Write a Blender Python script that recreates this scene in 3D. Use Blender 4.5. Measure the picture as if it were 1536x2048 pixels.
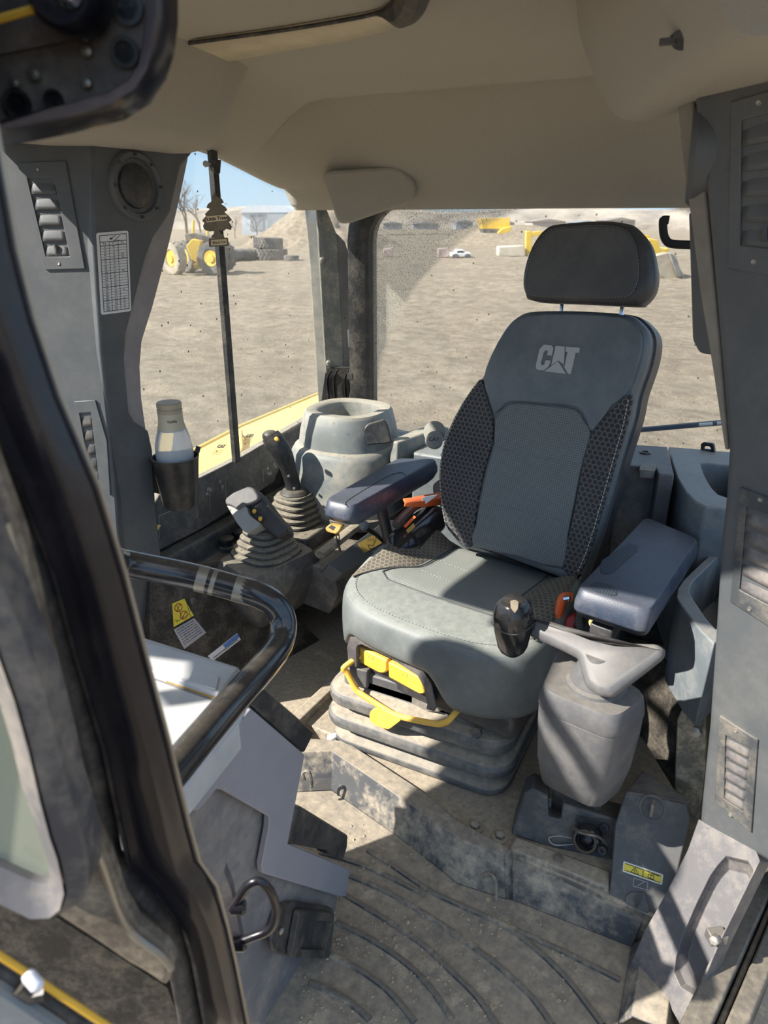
import bpy, bmesh, math, random
from mathutils import Vector as V, Matrix, noise
random.seed(4)
for o in list(bpy.data.objects): bpy.data.objects.remove(o)
SC = bpy.context.scene; COL = SC.collection
# ------------------------------------------------------------------ camera
CAM = V((.54, -1.2, 1.3)); FPX = 1420.; TH = math.radians(22.4); YAW = math.radians(27.13)
FW = V((-math.sin(YAW)*math.cos(TH), math.cos(YAW)*math.cos(TH), -math.sin(TH)))
RT = V((math.cos(YAW), math.sin(YAW), 0)); UP = RT.cross(FW)
cd = bpy.data.cameras.new('camera'); cam = bpy.data.objects.new('camera', cd); COL.objects.link(cam)
cam.location = CAM; cam.rotation_euler = (math.radians(90)-TH, 0, YAW)
cd.sensor_fit = 'VERTICAL'; cd.sensor_height = 36; cd.lens = FPX/2048*36; cd.clip_start = .02; cd.clip_end = 2000
cd.dof.use_dof = True; cd.dof.focus_distance = 1.75; cd.dof.aperture_fstop = 7
SC.camera = cam
# ------------------------------------------------------------------ sky, sun, exposure
SUN_AZ = math.radians(50); SUN_EL = math.radians(38)          # sun stands ahead of the cab and to its right
SD = V((-math.sin(SUN_AZ)*math.cos(SUN_EL), -math.cos(SUN_AZ)*math.cos(SUN_EL), math.sin(SUN_EL)))
w = bpy.data.worlds.new('sky'); SC.world = w; w.use_nodes = True
wn = w.node_tree; bg = wn.nodes['Background']
tc = wn.nodes.new('ShaderNodeTexCoord'); sx_ = wn.nodes.new('ShaderNodeSeparateXYZ'); rp = wn.nodes.new('ShaderNodeValToRGB')   # clear sky: pale at the horizon, deeper blue overhead
wn.links.new(tc.outputs['Generated'], sx_.inputs[0]); wn.links.new(sx_.outputs[2], rp.inputs[0]); wn.links.new(rp.outputs[0], bg.inputs[0])
for e_, (p_, c_) in zip([rp.color_ramp.elements[0], rp.color_ramp.elements[1], rp.color_ramp.elements.new(.12), rp.color_ramp.elements.new(.4)], ((0, (.62, .80, .95)), (1, (.16, .32, .66)), (.12, (.42, .68, .97)), (.4, (.28, .50, .86)))): e_.position = p_; e_.color = (*c_, 1)
bg.inputs[1].default_value = .85
sl = bpy.data.lights.new('sun', 'SUN'); sun = bpy.data.objects.new('sun', sl); COL.objects.link(sun)
sl.energy = 7.5; sl.angle = math.radians(.6); sl.color = (1, .945, .86); sun.rotation_euler = SD.to_track_quat('Z', 'Y').to_euler(); sun.location = (0, -3, 6)
SC.view_settings.view_transform = 'Standard'; SC.view_settings.look = 'None'; SC.view_settings.exposure = .45
SC.view_settings.gamma = 1; SC.view_settings.use_curve_mapping = False
# ------------------------------------------------------------------ helpers
def ray(u, v): return FW + RT*((u-768)/FPX) + UP*((1024-v)/FPX)
def P(u, v, x=None, y=None, z=None, d=None, pl=None):
    """a point of the cab from where a sight line meets a real plane of the cab"""
    r = ray(u, v)
    if d is not None: return CAM + r*d
    if pl is not None:
        n, p = pl; return CAM + r*(n.dot(p-CAM)/n.dot(r))
    i, c = (0, x) if x is not None else (1, y) if y is not None else (2, z)
    return CAM + r*((c-CAM[i])/r[i])
def ss(a, b, x):
    t = min(1, max(0, (x-a)/(b-a))); return t*t*(3-2*t)
def rnd2(pts, r, n=4):
    """round the corners of a flat polygon"""
    out = []; m = len(pts)
    pts = [V(p) for p in pts]
    for i in range(m):
        a, b, c = pts[i-1], pts[i], pts[(i+1) % m]
        rr = min(r, (a-b).length*.48, (c-b).length*.48)
        p, q = b+(a-b).normalized()*rr, b+(c-b).normalized()*rr
        for k in range(n+1):
            t = k/n; out.append(p*(1-t)**2 + b*2*t*(1-t) + q*t*t)
    return out
def spline(pts, n=8, closed=False):
    pts = [V(p) for p in pts]; out = []; m = len(pts)
    for i in range(m if closed else m-1):
        g = (lambda k: pts[k % m]) if closed else (lambda k: pts[max(0, min(m-1, k))])
        a, b, c, d = g(i-1), g(i), g(i+1), g(i+2)
        for k in range(n):
            t = k/n
            out.append(.5*((2*b)+(c-a)*t+(2*a-5*b+4*c-d)*t*t+(3*b-a-3*c+d)*t**3))
    if not closed: out.append(pts[-1])
    return out
class MB:
    def __init__(s): s.b = bmesh.new()
    def face(s, pts):
        f = s.b.faces.new([s.b.verts.new(p) for p in pts]); return f
    def box(s, c, size, R=None):
        c = V(c); hx, hy, hz = size[0]/2, size[1]/2, size[2]/2; R = R or Matrix.Identity(3)
        vs = [s.b.verts.new(c + R @ V((a*hx, e*hy, g*hz))) for a in (-1, 1) for e in (-1, 1) for g in (-1, 1)]
        for q in ((0, 1, 3, 2), (4, 6, 7, 5), (0, 4, 5, 1), (2, 3, 7, 6), (0, 2, 6, 4), (1, 5, 7, 3)): s.b.faces.new([vs[i] for i in q])
        return s
    def prism(s, pts, vec):
        pts = [V(p) for p in pts]; vec = V(vec)
        a = [s.b.verts.new(p) for p in pts]; c = [s.b.verts.new(p+vec) for p in pts]; n = len(a)
        s.b.faces.new(a); s.b.faces.new(c[::-1])
        for i in range(n): s.b.faces.new([a[i-1], a[i], c[i], c[i-1]])
        return s
    def loft(s, rings, closed=True, caps=True):
        R = [[s.b.verts.new(p) for p in r] for r in rings]; n = len(R[0])
        for a, c in zip(R, R[1:]):
            for i in range(0 if closed else 1, n): s.b.faces.new([a[i-1], a[i], c[i], c[i-1]])
        if caps and closed:
            s.b.faces.new(R[0][::-1]); s.b.faces.new(R[-1])
        return s
    def tube(s, path, r, n=10, flat=None, caps=True):
        path = [V(p) for p in path]; m = len(path); rings = []; up = None
        for i, p in enumerate(path):
            t = (path[min(i+1, m-1)]-path[max(i-1, 0)]).normalized()
            if up is None:
                up = V((0, 0, 1)) if abs(t.z) < .9 else V((1, 0, 0))
                if flat is not None: up = V(flat)
            sd = t.cross(up).normalized(); up = sd.cross(t).normalized()
            ri = r(i/(m-1)) if callable(r) else r
            ra, rb = ri if isinstance(ri, tuple) else (ri, ri)
            rings.append([p + sd*math.cos(2*math.pi*k/n)*ra + up*math.sin(2*math.pi*k/n)*rb for k in range(n)])
        return s.loft(rings, True, caps)
    def lathe(s, prof, c, axis=(0, 0, 1), n=24, sq=None, ref=None, sx=1):
        """prof: (radius, height) pairs; sq: superellipse power for squarish sections"""
        c = V(c); ax = V(axis).normalized(); e = V(ref) if ref else (V((1, 0, 0)) if abs(ax.x) < .9 else V((0, 1, 0)))
        e = (e-ax*e.dot(ax)).normalized(); f = ax.cross(e); rings = []
        for r, h in prof:
            rg = []
            for k in range(n):
                t = 2*math.pi*k/n; a, b = math.cos(t), math.sin(t); q = 1
                if sq: q = 1/(abs(a)**sq+abs(b)**sq)**(1/sq)
                rg.append(c+ax*h+(e*a*sx+f*b)*r*q)
            rings.append(rg)
        return s.loft(rings)
    def ball(s, c, r, n=10):
        c = V(c); r = r if isinstance(r, (tuple, list)) else (r, r, r); res = bmesh.ops.create_icosphere(s.b, subdivisions=2, radius=1)
        for v in res['verts']: v.co = c+V((v.co.x*r[0], v.co.y*r[1], v.co.z*r[2]))
        return s
    def grid(s, fn, nu, nv):
        R = [[s.b.verts.new(fn(i/nu, j/nv)) for j in range(nv+1)] for i in range(nu+1)]
        for i in range(nu):
            for j in range(nv): s.b.faces.new([R[i][j], R[i+1][j], R[i+1][j+1], R[i][j+1]])
        return s
def prop(o, label=None, cat=None, group=None, kind=None):
    for k, v in (('label', label), ('category', cat), ('group', group), ('kind', kind)):
        if v: o[k] = v
    return o
def obj(name, mb, mat, parent=None, bevel=0, seg=2, ang=38, sub=0, solid=0, label=None, uvf=None):
    b = mb.b
    bmesh.ops.recalc_face_normals(b, faces=b.faces[:])
    for f in b.faces: f.smooth = True
    for e in b.edges:
        if len(e.link_faces) == 2: e.smooth = e.calc_face_angle(0) < math.radians(ang)
    if uvf:
        L = b.loops.layers.uv.new('uv')
        for f in b.faces:
            for l in f.loops: l[L].uv = uvf(l.vert.co)
    me = bpy.data.meshes.new(name); b.to_mesh(me); b.free(); me.materials.append(mat)
    o = bpy.data.objects.new(name, me); COL.objects.link(o)
    if solid:
        m = o.modifiers.new('s', 'SOLIDIFY'); m.thickness = solid; m.offset = 0
    if bevel:
        m = o.modifiers.new('b', 'BEVEL'); m.width = bevel; m.segments = seg; m.limit_method = 'ANGLE'; m.angle_limit = math.radians(35); m.harden_normals = False
    if sub:
        m = o.modifiers.new('u', 'SUBSURF'); m.levels = sub; m.render_levels = sub
    if parent:
        o.parent = parent; o.matrix_parent_inverse = Matrix.Translation(-root_loc(parent))
    if label: o['label'] = label
    return o
def root_loc(p):
    return p.location.copy() if p.type == 'EMPTY' else V((0, 0, 0))
def thing(name, label, cat, loc=(0, 0, 0), group=None, kind=None):
    o = bpy.data.objects.new(name, None); COL.objects.link(o); o.location = loc; o.empty_display_size = .05
    return prop(o, label, cat, group, kind)
def copy_thing(root, delta, label):
    c = root.copy(); COL.objects.link(c); c.location = root.location + V(delta); c['label'] = label
    for ch in list(root.children):
        d = ch.copy(); COL.objects.link(d); d.parent = c
        for g in list(ch.children):
            e = g.copy(); COL.objects.link(e); e.parent = d
    return c
def text(name, s, loc, size, nrm, up, mat, parent=None, depth=.0006, bold=0, sx=1, label=None):
    cu = bpy.data.curves.new(name, 'FONT'); cu.body = s; cu.size = size; cu.align_x = 'CENTER'; cu.align_y = 'CENTER'; cu.extrude = depth; cu.offset = bold; cu.resolution_u = 3
    t = bpy.data.objects.new(name, cu); COL.objects.link(t); bpy.context.view_layer.update()
    me = bpy.data.meshes.new_from_object(t.evaluated_get(bpy.context.evaluated_depsgraph_get()))
    bpy.data.objects.remove(t); bpy.data.curves.remove(cu)
    n = V(nrm).normalized(); u = V(up); u = (u-n*u.dot(n)).normalized(); r = u.cross(n)
    M = Matrix(((r.x*sx, u.x, n.x, 0), (r.y*sx, u.y, n.y, 0), (r.z*sx, u.z, n.z, 0), (0, 0, 0, 1))); M.translation = V(loc)+n*depth
    me.transform(M); me.materials.clear(); me.materials.append(mat)
    o = bpy.data.objects.new(name, me); COL.objects.link(o)
    if parent:
        o.parent = parent; o.matrix_parent_inverse = Matrix.Translation(-root_loc(parent))
    if label: o['label'] = label
    return o
# ------------------------------------------------------------------ materials
class NT:
    def __init__(s, name):
        s.m = bpy.data.materials.new(name); s.m.use_nodes = True; s.t = s.m.node_tree; s.p = s.t.nodes['Principled BSDF']; s.out = s.t.nodes['Material Output']
    def n(s, ty, **k):
        x = s.t.nodes.new('ShaderNode'+ty)
        for a, b in k.items(): setattr(x, a, b)
        return x
    def L(s, a, b): s.t.links.new(a, b)
    def math(s, op, a, b=None, c=None):
        x = s.n('Math', operation=op)
        for i, q in enumerate((a, b, c)):
            if q is None: continue
            if isinstance(q, (int, float)): x.inputs[i].default_value = q
            else: s.L(q, x.inputs[i])
        return x.outputs[0]
    def noise(s, scale, detail=4, rough=.6, vec=None, dist=0):
        x = s.n('TexNoise'); x.inputs['Scale'].default_value = scale; x.inputs['Detail'].default_value = detail; x.inputs['Roughness'].default_value = rough; x.inputs['Distortion'].default_value = dist
        s.L(vec if vec is not None else s.pos(), x.inputs['Vector']); return x.outputs['Fac']
    def pos(s):
        if not hasattr(s, '_p'): s._p = s.n('NewGeometry')
        return s._p.outputs['Position']
    def nz(s):
        s.pos(); x = s.n('SeparateXYZ'); s.L(s._p.outputs['True Normal'], x.inputs[0]); return x.outputs[2]
    def ramp(s, f, stops):
        x = s.n('ValToRGB'); e = x.color_ramp.elements
        while len(e) < len(stops): e.new(.5)
        for q, (p, c) in zip(e, stops):
            q.position = p; q.color = (c, c, c, 1) if isinstance(c, (int, float)) else (*c, 1)
        s.L(f, x.inputs[0]); return x.outputs[0]
    def mix(s, f, a, b):
        x = s.n('Mix', data_type='RGBA')
        for i, q in ((0, f), (6, a), (7, b)):
            if isinstance(q, (int, float)): x.inputs[i].default_value = q
            elif isinstance(q, tuple): x.inputs[i].default_value = (*q, 1)
            else: s.L(q, x.inputs[i])
        return x.outputs[2]
    def bump(s, h, strength, dist=.002):
        x = s.n('Bump'); x.inputs['Strength'].default_value = strength; x.inputs['Distance'].default_value = dist; s.L(h, x.inputs['Height']); s.L(x.outputs[0], s.p.inputs['Normal'])
DUST = (.54, .455, .335)
def stuff(name, col, rough=.55, dust=.3, updust=.3, bump=.15, bscale=900, metal=0, coat=0, dcol=DUST, nscale=9, spec=.5, blotch=.18):
    """a surface with mottled colour, thin dust in patches and settled dust on its upward faces"""
    t = NT(name); p = t.p
    n1 = t.noise(nscale, 5, .65); n2 = t.noise(nscale*7, 3, .7)
    base = t.mix(t.ramp(n1, [(.3, 0.), (.7, 1.)]), tuple(c*(1-blotch) for c in col), tuple(min(1, c*(1+blotch)) for c in col))
    f = t.ramp(t.math('MULTIPLY', n1, t.math('ADD', n2, .5)), [(.42, 0.), (.72, 1.)])
    d = t.math('MULTIPLY', f, dust)
    if updust:
        u = t.math('MULTIPLY', t.ramp(t.nz(), [(.45, 0.), (.95, 1.)]), t.math('MULTIPLY', t.ramp(n2, [(.25, .35), (.7, 1.)]), updust))
        d = t.math('MAXIMUM', d, u)
    c = t.mix(d, base, dcol) if (dust or updust) else base
    t.L(c, p.inputs['Base Color']); p.inputs['Metallic'].default_value = metal
    if dust or updust: t.L(t.math('ADD', t.math('MULTIPLY', d, .9-rough), rough), p.inputs['Roughness'])
    else: p.inputs['Roughness'].default_value = rough
    p.inputs['Specular IOR Level'].default_value = spec; p.inputs['Coat Weight'].default_value = coat; p.inputs['Coat Roughness'].default_value = .08
    if bump: t.bump(t.noise(bscale, 2, .6), bump, .0006)
    return t.m
def flat(name, col, rough=.5, metal=0, emit=0):
    t = NT(name); t.p.inputs['Base Color'].default_value = (*col, 1); t.p.inputs['Roughness'].default_value = rough; t.p.inputs['Metallic'].default_value = metal
    return t.m
M = {}
M['dark'] = stuff('dark_plastic', (.055, .058, .063), .5, .22, .55)
M['darker'] = stuff('black_plastic', (.03, .031, .034), .45, .15, .3)
M['blue'] = stuff('armrest_rubber', (.042, .056, .088), .42, .12, .1, bump=.3, bscale=500)
M['post'] = stuff('post_plastic', (.085, .092, .098), .5, .05, .06, blotch=.08)
M['trim'] = stuff('trim_grey', (.098, .094, .102), .5, .25, .15)
M['window_trim'] = stuff('window_trim_grey', (.27, .25, .25), .5, .1, 0)
M['dark2'] = stuff('blue_grey_plastic', (.06, .065, .072), .45, .25, .18)  # darker blue-grey plastic with less settled dust
M['box'] = stuff('console_grey', (.105, .106, .112), .5, .10, .24)
M['pot'] = stuff('dusty_grey', (.23, .245, .24), .5, .55, .8, nscale=7)
M['bin'] = stuff('bin_grey', (.16, .185, .205), .45, .25, .3)
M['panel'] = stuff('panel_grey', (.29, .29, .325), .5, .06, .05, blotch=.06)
M['panel2'] = stuff('panel_mid_grey', (.17, .17, .182), .5, .3, .1)
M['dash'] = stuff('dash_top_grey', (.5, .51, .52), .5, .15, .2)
M['gloss'] = stuff('black_paint', (.009, .009, .014), .25, .02, .02, bump=0, coat=.25, nscale=14, spec=.4)
M['gloss2'] = stuff('black_paint_dusty', (.016, .016, .018), .35, .12, .15, bump=0, nscale=20)
M['bar'] = stuff('grab_bar_paint', (.014, .014, .017), .2, .05, .12, bump=0, coat=.7)
M['bare'] = stuff('worn_bare_metal', (.32, .29, .24), .35, .2, 0, metal=.6, bump=0)
M['rubber'] = stuff('seal_rubber', (.025, .025, .028), .6, .15, .12, nscale=25)
M['boot'] = stuff('boot_rubber', (.05, .05, .052), .6, .35, .65, nscale=12)
M['leather'] = stuff('seat_leather', (.155, .17, .168), .5, .12, .55, bump=.5, bscale=420, dcol=(.36, .37, .32))
M['leather2'] = stuff('backrest_leather', (.12, .138, .15), .42, .08, .1, bump=.5, bscale=420)
M['headleather'] = stuff('headrest_leather', (.052, .052, .055), .42, .05, .1, bump=.5, bscale=420)
M['shell'] = stuff('seat_shell', (.04, .042, .048), .4, .1, .1)
M['thread'] = flat('thread', (.55, .54, .48), .8)
M['greythread'] = flat('grey_thread', (.22, .25, .25), .8)
M['yellow'] = stuff('yellow_plastic', (.85, .5, .06), .45, .25, .3, blotch=.08, dcol=(.7, .55, .3))
M['ochre'] = stuff('ochre_plastic', (.5, .3, .06), .5, .2, .1)
M['paint_yellow'] = stuff('machine_yellow', (.86, .6, .14), .45, .35, .4, blotch=.1, dcol=(.75, .6, .33))
M['oldyellow'] = stuff('distant_yellow', (.8, .52, .06), .5, .2, .2, bump=0, nscale=1)
M['orange'] = stuff('belt_orange', (.95, .16, .035), .6, .05, .05, bump=.4, bscale=700)
M['red'] = flat('buckle_red', (.35, .02, .02), .4)
M['chrome'] = flat('chrome', (.75, .75, .75), .15, 1)
M['steel'] = stuff('steel', (.35, .33, .3), .4, .3, .2, metal=.7, bump=0)
M['white'] = stuff('label_white', (.75, .75, .76), .5, .1, 0, bump=0, blotch=.04)
M['ink'] = flat('ink', (.02, .02, .02), .6)
M['silver'] = flat('silver_print', (.42, .43, .43), .45)
M['pale_ink'] = flat('pale_print', (.42, .42, .43), .6)
M['sticker_yellow'] = stuff('sticker_yellow', (.8, .65, .05), .4, .1, 0, bump=0, blotch=.05)
M['sticker_blue'] = stuff('sticker_blue', (.06, .2, .55), .4, .25, 0, bump=0)
M['gold'] = stuff('gold_print', (.42, .28, .06), .45, .1, 0, bump=0)
M['shiny'] = stuff('shiny_black', (.02, .02, .022), .12, .04, .05, bump=0)
M['floormetal'] = stuff('floor_plate', (.17, .15, .125), .7, .9, .75, nscale=14)
M['mat'] = stuff('floor_mat', (.075, .08, .088), .6, .85, .72, nscale=7, bump=.4, bscale=300)
M['rib'] = stuff('mat_rib', (.065, .07, .075), .6, .7, .38, nscale=9)
M['dirtyblack'] = stuff('dirty_black', (.026, .023, .019), .7, .16, .12, nscale=22, bump=.5, bscale=200)
M['bellows'] = stuff('bellows_rubber', (.10, .105, .11), .5, .35, .85, nscale=6)
M['dirt'] = stuff('loose_dirt', (.45, .37, .26), .9, .3, 0, nscale=60)
M['tyre'] = stuff('tyre_rubber', (.09, .09, .1), .8, .35, .4, nscale=2, bump=0)
M['bluebar'] = stuff('wiper_blue', (.035, .075, .15), .3, .1, .15, bump=0)
M['cardboard'] = stuff('freshener_card', (.17, .145, .10), .6, .2, 0, bump=0)
M['cream'] = stuff('cream_print', (.82, .66, .42), .6, .05, 0, bump=0)
def mat_headliner():
    t = NT('headliner'); n1 = t.noise(6, 4, .6); n2 = t.noise(700, 3, .7); n3 = t.noise(160, 3, .7)
    c = t.mix(n1, (.285, .262, .215), (.36, .33, .275)); c = t.mix(t.ramp(n2, [(.3, 0.), (.7, 1.)]), c, (.42, .39, .33)); t.L(c, t.p.inputs['Base Color'])
    t.p.inputs['Roughness'].default_value = .95; t.p.inputs['Sheen Weight'].default_value = .3; t.bump(t.math('ADD', n2, n3), .9, .0016); return t.m
M['head'] = mat_headliner()
def hexnodes(t, cell, lo, hi):
    """hexagon cell pattern from the uv map -> 0 inside a cell, 1 on the lines"""
    uv = t.n('UVMap'); uv.uv_map = 'uv'; s = t.n('VectorMath', operation='SCALE'); t.L(uv.outputs[0], s.inputs[0]); s.inputs['Scale'].default_value = 1/cell
    r = (1, 1.7320508, 1)
    def cellv(off):
        a = t.n('VectorMath', operation='ADD'); t.L(s.outputs[0], a.inputs[0]); a.inputs[1].default_value = (100+off[0], 173.20508+off[1], .5)
        m = t.n('VectorMath', operation='MODULO'); t.L(a.outputs[0], m.inputs[0]); m.inputs[1].default_value = r
        b = t.n('VectorMath', operation='SUBTRACT'); t.L(m.outputs[0], b.inputs[0]); b.inputs[1].default_value = (.5, .8660254, .5)
        c = t.n('VectorMath', operation='ABSOLUTE'); t.L(b.outputs[0], c.inputs[0])
        d = t.n('VectorMath', operation='DOT_PRODUCT'); t.L(c.outputs[0], d.inputs[0]); d.inputs[1].default_value = (.5, .8660254, 0)
        x = t.n('SeparateXYZ'); t.L(c.outputs[0], x.inputs[0]); return t.math('MAXIMUM', x.outputs[0], d.outputs['Value'])
    h = t.math('MINIMUM', cellv((0, 0)), cellv((.5, .8660254)))
    return t.ramp(h, [(lo, 0.), (hi, 1.)])
def mat_hex(name, dark, line, cell, dust):
    t = NT(name); h = hexnodes(t, cell, .36, .42); n = t.noise(10, 4)
    c = t.mix(h, dark, line); c = t.mix(t.math('MULTIPLY', t.ramp(n, [(.35, .3), (.7, 1.)]), dust), c, DUST)
    t.L(c, t.p.inputs['Base Color']); t.p.inputs['Roughness'].default_value = .8; t.bump(h, .5, .001); return t.m
M['hex'] = mat_hex('bolster_fabric', (.016, .016, .02), (.10, .10, .105), .0125, .06)
M['hexdust'] = mat_hex('dusty_bolster_fabric', (.035, .033, .03), (.17, .155, .12), .0125, .28)
def mat_perf(name, col, dust):
    t = NT(name); uv = t.n('UVMap'); uv.uv_map = 'uv'; s = t.n('VectorMath', operation='SCALE'); t.L(uv.outputs[0], s.inputs[0]); s.inputs['Scale'].default_value = 1/.0052
    f = t.n('VectorMath', operation='FRACTION'); t.L(s.outputs[0], f.inputs[0]); b = t.n('VectorMath', operation='SUBTRACT'); t.L(f.outputs[0], b.inputs[0]); b.inputs[1].default_value = (.5, .5, 0)
    q = t.n('SeparateXYZ'); t.L(b.outputs[0], q.inputs[0]); d = t.math('POWER', t.math('ADD', t.math('MULTIPLY', q.outputs[0], q.outputs[0]), t.math('MULTIPLY', q.outputs[1], q.outputs[1])), .5)
    h = t.ramp(d, [(.22, 0.), (.32, 1.)]); c = t.mix(h, tuple(x*.3 for x in col), col); n = t.noise(12, 4); c = t.mix(t.math('MULTIPLY', n, dust), c, (.36, .37, .32))
    t.L(c, t.p.inputs['Base Color']); t.p.inputs['Roughness'].default_value = .5; t.bump(h, .4, .0008); return t.m
M['perf'] = mat_perf('perforated_leather', (.145, .16, .165), .15); M['perf2'] = mat_perf('perforated_cushion', (.25, .265, .25), .5)
def mat_ground():
    t = NT('yard_dirt'); n1 = t.noise(.35, 6, .65); n2 = t.noise(2.2, 8, .72); n3 = t.noise(14, 6, .75); n4 = t.noise(70, 4, .7)
    c = t.mix(t.ramp(n1, [(.3, 0.), (.72, 1.)]), (.36, .295, .22), (.50, .42, .32)); c = t.mix(t.ramp(n2, [(.35, 1.), (.62, 0.)]), c, (.25, .205, .155))
    c = t.mix(t.ramp(n3, [(.58, 0.), (.75, .75)]), c, (.52, .44, .33)); t.L(c, t.p.inputs['Base Color']); t.p.inputs['Roughness'].default_value = 1; t.p.inputs['Specular IOR Level'].default_value = .1
    t.bump(t.math('ADD', t.math('MULTIPLY', n2, 1.6), t.math('ADD', t.math('MULTIPLY', n3, .5), t.math('MULTIPLY', n4, .12))), 1., .11); return t.m
M['ground'] = mat_ground()
def mat_glass(name, haze, speck, arc=None):
    """thin pane: clear, with dust film, dried specks, and dirt outside the wiper's sweep"""
    t = NT(name); t.t.nodes.remove(t.p); tr = t.n('BsdfTransparent'); tr.inputs[0].default_value = (.97, .985, .98, 1); gl = t.n('BsdfGlossy'); gl.inputs['Roughness'].default_value = .03
    fr = t.n('LayerWeight'); m1 = t.n('MixShader'); t.L(t.math('MULTIPLY_ADD', t.math('POWER', fr.outputs['Facing'], 5.), .6, .035), m1.inputs[0]); t.L(tr.outputs[0], m1.inputs[1]); t.L(gl.outputs[0], m1.inputs[2])
    df = t.n('BsdfDiffuse'); df.inputs[0].default_value = (.62, .58, .5, 1); tl = t.n('BsdfTranslucent'); tl.inputs[0].default_value = (.62, .58, .5, 1); ad = t.n('MixShader'); ad.inputs[0].default_value = .5; t.L(df.outputs[0], ad.inputs[1]); t.L(tl.outputs[0], ad.inputs[2])
    n = t.noise(5, 5, .7); hz = t.math('MULTIPLY', t.ramp(n, [(.35, .35), (.7, 1.)]), haze)
    spk = t.ramp(t.noise(260, 2, .5), [(.66, 0.), (.70, 1.)])
    if arc:
        c, r = arc; vd = t.n('VectorMath', operation='DISTANCE'); t.L(t.pos(), vd.inputs[0]); vd.inputs[1].default_value = c
        om = t.ramp(t.math('SUBTRACT', vd.outputs['Value'], r-.5), [(.49, 0.), (.505, 1.)])
        hz = t.math('ADD', hz, t.math('MULTIPLY', om, .30)); sp2 = t.math('MULTIPLY', om, t.ramp(t.noise(330, 3, .6), [(.52, 0.), (.60, 1.)])); hz2 = t.math('MULTIPLY', sp2, .5)
        hz = t.math('MAXIMUM', hz, hz2)
    m2 = t.n('MixShader'); t.L(hz, m2.inputs[0]); t.L(m1.outputs[0], m2.inputs[1]); t.L(ad.outputs[0], m2.inputs[2])
    dk = t.n('BsdfDiffuse'); dk.inputs[0].default_value = (.06, .05, .04, 1); vo = t.n('TexVoronoi'); vo.inputs['Scale'].default_value = 22; t.L(t.pos(), vo.inputs['Vector'])
    ds = t.math('MULTIPLY', t.ramp(vo.outputs['Distance'], [(.055, 1.), (.075, 0.)]), speck)
    if arc: ds = t.math('MAXIMUM', ds, t.math('MULTIPLY', t.math('MULTIPLY', om, t.ramp(t.noise(300, 2, .5), [(.60, 0.), (.66, 1.)])), .8))
    m3 = t.n('MixShader'); t.L(ds, m3.inputs[0]); t.L(m2.outputs[0], m3.inputs[1]); t.L(dk.outputs[0], m3.inputs[2]); t.L(m3.outputs[0], t.out.inputs[0]); return t.m
M['glass'] = mat_glass('side_glass', .10, .9); M['rearglass'] = mat_glass('rear_glass', .05, .6, ((.1, .86, .70), .66))
# ------------------------------------------------------------------ plates helper
def pp(pts, r=0, n=4, **k):
    """polygon: outline points met on one plane of the cab"""
    q = rnd2(pts, r, n) if r else pts
    return [P(p[0], p[1], **k) for p in q]
def nrm_of(pl): return pl[0].normalized()
def plate(name, pts, mat, parent, pl, th, r=0, off=0, bevel=0, seg=2, label=None, uvf=None):
    """a solid plate whose front face lies `off` proud of plane pl, `th` thick; outline points are met on the plane"""
    n = nrm_of(pl); q = [p+n*off for p in pp(pts, r, pl=pl)]
    return obj(name, MB().prism(q, -n*th), mat, parent, bevel=bevel, seg=seg, label=label, uvf=uvf)
def struct(name, mb, mat, parent=None, **k):
    o = obj(name, mb, mat, parent, **k)
    if parent is None: o['kind'] = 'structure'
    return o
def quad_uv(a, b, c, d):
    return lambda s, t: (a*(1-s)+b*s)*(1-t) + (d*(1-s)+c*s)*t
def plane3(a, b, c):
    n = (b-a).cross(c-a).normalized()
    if n.dot(CAM-a) < 0: n = -n
    return (n, a)
def vent(parent, outer, hole, pl, mframe, mlou, n=5, th=.02, screws=(), tab=True):
    """louvred air outlet: frame with an opening, curved louvres, thumb wheel, two screws"""
    nn = nrm_of(pl); O = pp(outer, pl=pl); H = pp(hole, pl=pl)
    f = MB(); up = .004
    f.loft([[p-nn*.012 for p in H], [p+nn*up for p in H], [p+nn*up for p in O], [p-nn*.004 for p in O]], True, False)
    fr = obj('air_vent', f, mframe, parent, bevel=.0015)
    b = MB(); b.face([p-nn*.028 for p in H]); obj('vent_back', b, M['darker'], fr)
    g = quad_uv(*H)
    for i in range(n):
        t0, t1 = i/n, (i+1)/n; rows = []
        for k in range(5):
            s = k/4; t = t0+(t1-t0)*s*1.02; dz = -.007*(1-s)**1.6+.003
            rows.append([g(x, min(t, .999))+nn*dz - nn*.0012*(abs(x-.5)*2)**3 for x in (.02, .2, .5, .8, .98)])
        m = MB(); m.loft(rows, False, False); obj('louver', m, mlou, fr, solid=.002)
    if tab:
        m = MB(); c = g(.5, .9)+nn*.004; e = (g(.5, .95)-g(.5, .8)).normalized(); m.tube([c-e*.008, c+e*.008], .004, 8); obj('thumb_wheel', m, M['dark'], fr)
    for s in screws:
        c = P(*s, pl=pl); m = MB(); m.lathe([(.0, .0045), (.0032, .0055), (.0038, .004)], c, nn, 10); obj('screw', m, M['steel'], fr)
    return fr
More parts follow.
